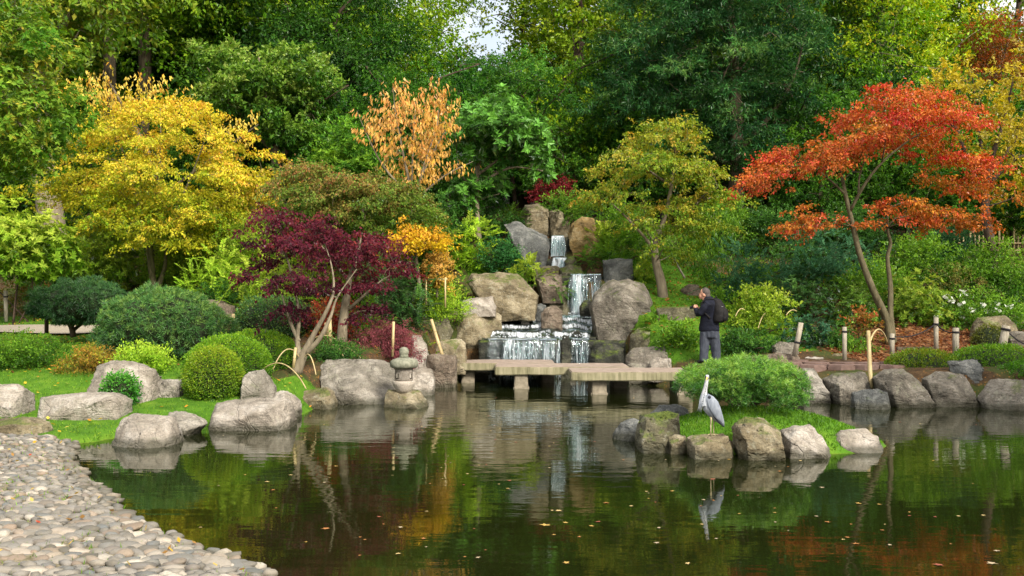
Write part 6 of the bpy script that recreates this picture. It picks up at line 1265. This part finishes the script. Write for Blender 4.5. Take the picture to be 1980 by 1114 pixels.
def hoop(label, x0, y0, x1, y1, top, Y, dY=0., r=.010):
    pts = [pp(x0 + (x1 - x0) * s, y0 + (y1 - y0) * s - (min(y0, y1) - top) * math.sin(math.pi * s) ** .8, Y + dY * s) for s in np.linspace(0, 1, 9)]
    cane(label, 'cane hoop', pts, [r] * 9, name='cane_hoop', rings=False)
hoop('split-cane hoop arching out over the moss in front of the purple maple', 500, 725, 592, 752, 690, 17.6, -.5)
hoop('split-cane hoop left of the multi-stemmed purple maple', 528, 715, 578, 690, 664, 18.0, .3)
hoop('narrow split-cane hoop right of the multi-stemmed maple base', 590, 690, 611, 725, 672, 18.3, -.3)
hoop('split-cane hoop just left of the large grey boulder', 640, 668, 668, 698, 658, 19.8, -.4)
hoop('split-cane hoop behind the large grey boulder', 655, 668, 700, 695, 662, 19.9, -.2)
hoop('split-cane hoop round the straight pale trunk', 600, 660, 672, 680, 640, 20.3, -.3)
hoop('split-cane hoop under the clipped azalea by the person', 1422, 612, 1440, 600, 592, 22.8, .2)
hoop('small split-cane hoop in the middle of the clipped azalea', 1466, 635, 1480, 606, 600, 22.8, .3)
hoop('split-cane hoop in front of the dark low camellia', 1520, 610, 1540, 602, 596, 22.4, .2)
cane('tilted white-grey post above the flat brown slab', 'post', [pp(1536, 690, 20.6), pp(1549, 624, 20.6)], [.055, .052], M_POST, 'rope_post', False, band=.42)
cane('upright white-grey post beside the red paving', 'post', [pp(1633, 710, 20.6), pp(1633, 632, 20.6)], [.045, .045], M_POST, 'rope_post', False, band=.88)
cane('thick bamboo post standing at the water in the paving', 'post', [pp(1684, 752, 18.6), pp(1681, 690, 18.75), pp(1679, 640, 18.9)], [.04, .04, .038], M_BAMBOO, 'bamboo_post', True)
hoop('split-cane hoop sprung from the thick bamboo post', 1682, 662, 1716, 664, 636, 19.4, 1.6, .018)
cane('grey rope post in front of the red maple trunk', 'post', [pp(1725, 694, 20.9), pp(1725, 645, 20.9)], [.05, .05], M_POST, 'rope_post', False, band=.8)
cane('tall grey rope post in the fallen red leaves', 'post', [pp(1810, 685, 21.6), pp(1810, 614, 21.6)], [.05, .05], M_POST, 'rope_post', False, band=.82)
cane('short thick rope post behind the low clipped hedge', 'post', [pp(1848, 690, 20.6), pp(1848, 634, 20.6)], [.065, .065], M_POST, 'rope_post', False, band=.85)
cane('last leaning rope post beside the tan mossy boulder', 'post', [pp(1934, 690, 20.4), pp(1946, 630, 20.4)], [.085, .08], M_POST, 'rope_post', False, band=.88)
T = Tubes()
def sagrope(a, b_, sag):
    T.add([Vector(a).lerp(Vector(b_), s) - Vector((0, 0, sag * 4 * s * (1 - s))) for s in np.linspace(0, 1, 9)], [.013] * 9, 6, True, 1)
sagrope(pp(1725, 650, 20.9), pp(1810, 626, 21.6), .12); sagrope(pp(1810, 626, 21.6), pp(1848, 642, 20.6), .08)
o = link('barrier_rope', T.mesh('barrier_rope'), M_ROPE, None, pp(1725, 650, 20.9)); tag(o, 'thin black rope slung between the grey posts by the red maple', 'rope')
T = Tubes(); sagrope(pp(1945, 637, 20.4), pp(2010, 668, 20.2), .12); o = link('barrier_rope', T.mesh('barrier_rope'), M_ROPE, None, pp(1945, 637, 20.4)); tag(o, 'thick black rope hanging from the last leaning post', 'rope')
# low wooden edging in the litter
bm = bmesh.new(); bmesh.ops.create_cube(bm, size=1, matrix=Matrix.Translation(pp(1775, 676, 21.9)) @ Matrix.Diagonal((.95, .1, .12, 1))); bmesh.ops.bevel(bm, geom=bm.edges[:], offset=.01, segments=2, affect='EDGES')
o = link('timber_edging', bm_mesh('timber_edging', bm), M_BARK, None, pp(1775, 682, 21.9)); tag(o, 'low grey timber edging board in the fallen red leaves', 'edging board')
# frame round the sapling
fe = empty('sapling_support', pp(824, 585, 24.0)); tag(fe, 'small white bamboo frame supporting the orange sapling', 'plant frame')
for a_, b_ in (((824, 590), (824, 536)), ((861, 595), (861, 536)), ((820, 540), (865, 540))):
    T = Tubes(); T.add([pp(*a_, 23.75), pp(*b_, 23.75)], [.022, .022], 8, True, 1); link('cane', T.mesh('cane'), M_BAMBOO, fe)
# cane leaning in moss under the layered maple
cane('thin cane propped on the mossy slope behind the layered maple', 'stake', [pp(1324, 538, 27), pp(1302, 500, 27)], [.03, .028], M_POST, 'bamboo_stake', False)
# bamboo fence
Yf = 32.6
fn = empty('bamboo_fence', pp(1840, 490, Yf)); tag(fn, 'open bamboo lattice fence on the right bank', 'fence')
rf = random.Random(4)
for i in range(26):
    px = 1846 + i * 9.4 + rf.uniform(-2.5, 2.5); tall = i % 3 == 0
    T = Tubes(); T.add([pp(px, 492, Yf), pp(px, (445 if tall else 456) + rf.uniform(-3, 3), Yf)], [.033 if tall else .026] * 2, 6, True, 1); link('upright', T.mesh('upright'), M_BAMBOO, fn)
for py in (470, 484):
    T = Tubes(); T.add([pp(1842, py, Yf - .05), pp(2090, py + 1, Yf - .05)], [.03, .03], 6, True, 1); link('rail', T.mesh('rail'), M_BAMBOO, fn)
Yf = 29.5
fn = empty('picket_fence', pp(10, 510, Yf)); tag(fn, 'dim grey picket fence behind the yellow-green rhododendron', 'fence')
for i in range(16):
    px = -10 + i * 7.2; T = Tubes(); T.add([pp(px, 520, Yf), pp(px, 485 + rf.uniform(-2, 2), Yf)], [.03, .03], 5, True, 1); link('picket', T.mesh('picket'), M_POST, fn)
T = Tubes(); T.add([pp(-14, 497, Yf), pp(108, 497, Yf)], [.03, .03], 5, True, 1); link('rail', T.mesh('rail'), M_POST, fn)

# ------------------------------------------------------------------ small stuff: flowers, grass, fallen leaves
rg = np.random.default_rng(21)
def scatter_quads(name, pts, nrm_j, L, W, cols, up=1., lift=0.):
    n_ = len(pts); nr = norm(rg.normal(0, nrm_j, (n_, 3)) + np.array([0, 0, up])); d = rg.normal(0, 1, (n_, 3)); d -= nr * (d * nr).sum(-1, keepdims=True); d = norm(d); s_ = np.cross(d, nr)
    z_ = rg.uniform(.7, 1.3, n_)[:, None]; V = np.empty((n_, 4, 3)); b0 = pts + np.array([0, 0, lift])
    V[:, 0] = b0 - d * L * .5 * z_; V[:, 1] = b0 + s_ * W * .5 * z_; V[:, 2] = b0 + d * L * .5 * z_; V[:, 3] = b0 - s_ * W * .5 * z_
    c_ = palette(cols)[rg.integers(0, len(cols), n_)] * np.exp(rg.normal(0, .15, n_))[:, None]
    return mesh_np(name, V.reshape(-1, 3), np.arange(n_ * 4).reshape(n_, 4), 4, False, np.clip(c_, 0, .9))
bush = [o for o in bpy.data.objects if o.name.startswith('flowering_bush')][0]
fl = np.array([P(x, y, 24.75 + rg.normal(0, .2)) for x, y in [(c[0] + rg.normal(0, 5), c[1] + rg.normal(0, 3)) for c in [(1866, 566), (1830, 572), (1842, 582), (1858, 590), (1900, 590), (1925, 586), (1935, 598), (1950, 592), (1915, 604), (1812, 612), (1860, 612), (1880, 600)] for _ in range(8)]])
link('flowers', scatter_quads('flowers', fl, .8, .10, .09, ['#f0f2ea', '#e4eadc']), M_LEAF, bush)
# grass blades on the lawn, the islet and the moss banks
def grass(name, label, polys, n_, hgt, wid, cols, fall):
    P_ = []
    for poly, cnt in zip(polys, n_):
        poly = np.array(poly); a, b_ = poly.min(0), poly.max(0); q = rg.uniform(a, b_, (cnt * 3, 2)); q = q[sdist(q[:, 0], q[:, 1], poly) < .05][:cnt]; P_.append(q)
    q = np.concatenate(P_); q = q[(q[:, 0] / q[:, 1] * F + 990 > -150)]; z_ = ground(q[:, 0], q[:, 1]); ok = z_ > .03; q, z_ = q[ok], z_[ok]; n1 = len(q)
    rgh = np.array([noise.noise((a * .9, b * .9, 3.1)) * .05 + noise.noise((a * 3.1, b * 3.1, 1.)) * .02 for a, b in q])
    base = np.stack([q[:, 0], q[:, 1], z_ + rgh - .008], -1); lean = rg.normal(0, .45, (n1, 3)); lean[:, 2] = 1; lean = norm(lean); h = hgt * rg.uniform(.5, 1.4, n1)[:, None]
    s_ = norm(np.cross(lean, rg.normal(0, 1, (n1, 3)))) * wid; V = np.stack([base - s_, base + s_, base + lean * h], 1)
    pt = np.array([noise.noise((a * .8, b_ * .8, 0)) for a, b_ in q])[:, None]
    c_ = palette(cols)[rg.integers(0, len(cols), n1)] * np.exp(rg.normal(0, .2, n1))[:, None] * (1 + .35 * pt)
    me = mesh_np(name, V.reshape(-1, 3), np.arange(n1 * 3).reshape(n1, 3), 3, False, np.clip(c_, 0, .9))
    return tag(link(name, me, M_LEAF), label, 'grass', kind='stuff')
grass('lawn_grass', 'short bright green grass of the lawn by the beach', lawns[:1], [90000], .05, .008, ['#44701a', '#547e20', '#668c28', '#7a9834'], .1)
grass('moss_grass', 'fine moss and grass on the islet and the shady bank', [lawns[3], lawns[1], lawns[2]], [22000, 14000, 8000], .045, .008, ['#406a16', '#50781c', '#5e8622'], .1)
def fallen(name, label, poly, n_, cols, size, jit=.25, lift=.02):
    poly = np.array(poly); a, b_ = poly.min(0), poly.max(0); q = rg.uniform(a, b_, (n_ * 2, 2)); q = q[sdist(q[:, 0], q[:, 1], poly) < 0][:n_]; z_ = ground(q[:, 0], q[:, 1]); ok = z_ > .02; q, z_ = q[ok], z_[ok]
    rgh = np.array([noise.noise((a * .9, b * .9, 3.1)) * .05 + noise.noise((a * 3.1, b * 3.1, 1.)) * .02 for a, b in q])
    me = scatter_quads(name, np.stack([q[:, 0], q[:, 1], z_ + rgh + lift], -1), jit, size, size * .7, cols); return tag(link(name, me, M_LEAF), label, 'fallen leaves', kind='stuff')
fallen('fallen_leaves', 'red and orange leaves carpeting the ground under the red maple', litter, 3600, ['#7a4a2c', '#8c5c3a', '#6c3c28', '#9a7450', '#5a3622'], .08, .35, .02)
fallen('fallen_leaves', 'yellow leaves sprinkled over the lawn', lawns[0], 1900, ['#d8b53c', '#e0c85a', '#c98a34'], .07, .3, .045)
fallen('fallen_leaves', 'brown leaves littering the planted bank', [(-12, 18), (-2, 19.5), (-1.2, 24), (-3, 30), (-14, 30)], 2500, ['#8a6a34', '#a8823c', '#6a4a28', '#c9a040'], .08, .4, .02)
fallen('fallen_leaves', 'brown leaves littering the bank right of the waterfall', [(3, 22.5), (7, 21.5), (12, 25), (12, 30), (4, 30)], 2500, ['#8a6a34', '#a8623c', '#6a4a28', '#b98040'], .08, .4, .02)
fallen('fallen_leaves', 'a few yellow and red leaves on the cobble beach', beach, 110, ['#b8963c', '#a04a34', '#c0a860', '#8c6a3c'], .055, .5, .065)
grass('beach_weeds', 'thin green weeds sprouting between the cobbles', [beach], [2600], .05, .006, ['#5a8426', '#6c9430', '#7ea03a'], .1)
# leaves floating on the pond, one by one
def star_leaf(seed):
    bm = bmesh.new(); r = random.Random(seed); c = bm.verts.new((0, 0, .006)); ring = []
    for k in range(10): a = 2 * math.pi * k / 10; rad = (1. if k % 2 == 0 else .45) * r.uniform(.8, 1.1); ring.append(bm.verts.new((rad * math.cos(a), rad * math.sin(a), r.uniform(-.05, .22) / 3)))
    for k in range(10): bm.faces.new((c, ring[k], ring[(k + 1) % 10]))
    return bm_mesh('floating_leaf', bm)
lv = []
for k, c_ in enumerate(['#b0904a', '#b8a26c', '#a06c3a', '#8c4c38', '#a8987a']):
    me = star_leaf(k); me.materials.append(mat_simple('fallen_leaf', S(c_, .8), S(c_), 20, .7, .2, .01)); lv.append(me)
lp = [(1055, 1016, 1.5), (1080, 988, 1.2), (1172, 973, 1.), (1378, 927, 1.2), (1590, 943, 1.), (1660, 974, 1.1), (1548, 891, 1.), (1655, 1052, 1.), (1815, 1093, 1.3), (1918, 1090, 1.3), (1095, 1089, 1.), (1330, 1090, .9), (630, 1023, 1.2), (733, 1000, .9), (774, 1020, 1.), (650, 902, 1.), (516, 932, 1.), (528, 948, .8), (985, 930, .9), (1062, 905, .8), (1300, 950, .8), (1250, 951, .7), (1600, 1010, .9), (960, 770, .8), (1012, 775, .8), (1225, 770, .8)]
clu = [(rg.uniform(420, 1950), 790 + 310 * rg.random()) for _ in range(13)]
for q_ in range(125):
    if q_ % 5 < 2: lp.append((rg.uniform(300, 1975), 780 + 330 * rg.random() ** .8, rg.uniform(.45, .9)))
    else: c_ = clu[q_ % 13]; lp.append((c_[0] + rg.normal(0, 75), max(782, c_[1] + rg.normal(0, 11)), rg.uniform(.4, .8)))
kf = 0
for px, py, sz_ in lp:
    x, y = Wp(px, py)
    if sdist([x], [y], pond)[0] > -.15 or ((x - ISL[0]) / 2.1) ** 2 + ((y - ISL[1]) / 1.7) ** 2 < 1: continue
    o = bpy.data.objects.new('floating_leaf', lv[kf % 5]); COL.objects.link(o); kf += 1; r = .038 * sz_
    o.location = (x, y, .004); o.scale = (r, r * .8, r); o.rotation_euler.z = rg.uniform(0, 6.28)
    tag(o, 'fallen maple leaf floating on the dark pond', 'leaf', 'leaves floating on the pond')
# koi just below the surface
bm = bmesh.new(); xk, yk = Wp(722, 1052); rings = []
for s_, r in ((-.2, .008), (-.12, .03), (-.02, .05), (.08, .05), (.16, .035), (.21, .012)): rings.append(((xk + s_, yk - s_ * .5, -.045), Vector((.3, .6, 0)).normalized() * r, Vector((0, 0, r * .8))))
loft(bm, rings, 12)
ko = empty('koi', (xk, yk, -.045)); tag(ko, 'dark purplish koi swimming just under the pond surface', 'koi')
M_KOI = mat_simple('koi_skin', S('#3a2c3c'), S('#6a5468'), 20, .5, .2, .004); link('body', bm_mesh('body', bm, True), M_KOI, ko)
bm = bmesh.new(); v_ = [bm.verts.new(q) for q in ((xk - .19, yk + .095, -.045), (xk - .30, yk + .11, -.02), (xk - .27, yk + .14, -.045), (xk - .30, yk + .18, -.06))]; bm.faces.new(v_); link('tail', bm_mesh('tail', bm), M_KOI, ko)
print('LEAVES', LEAVES[0])
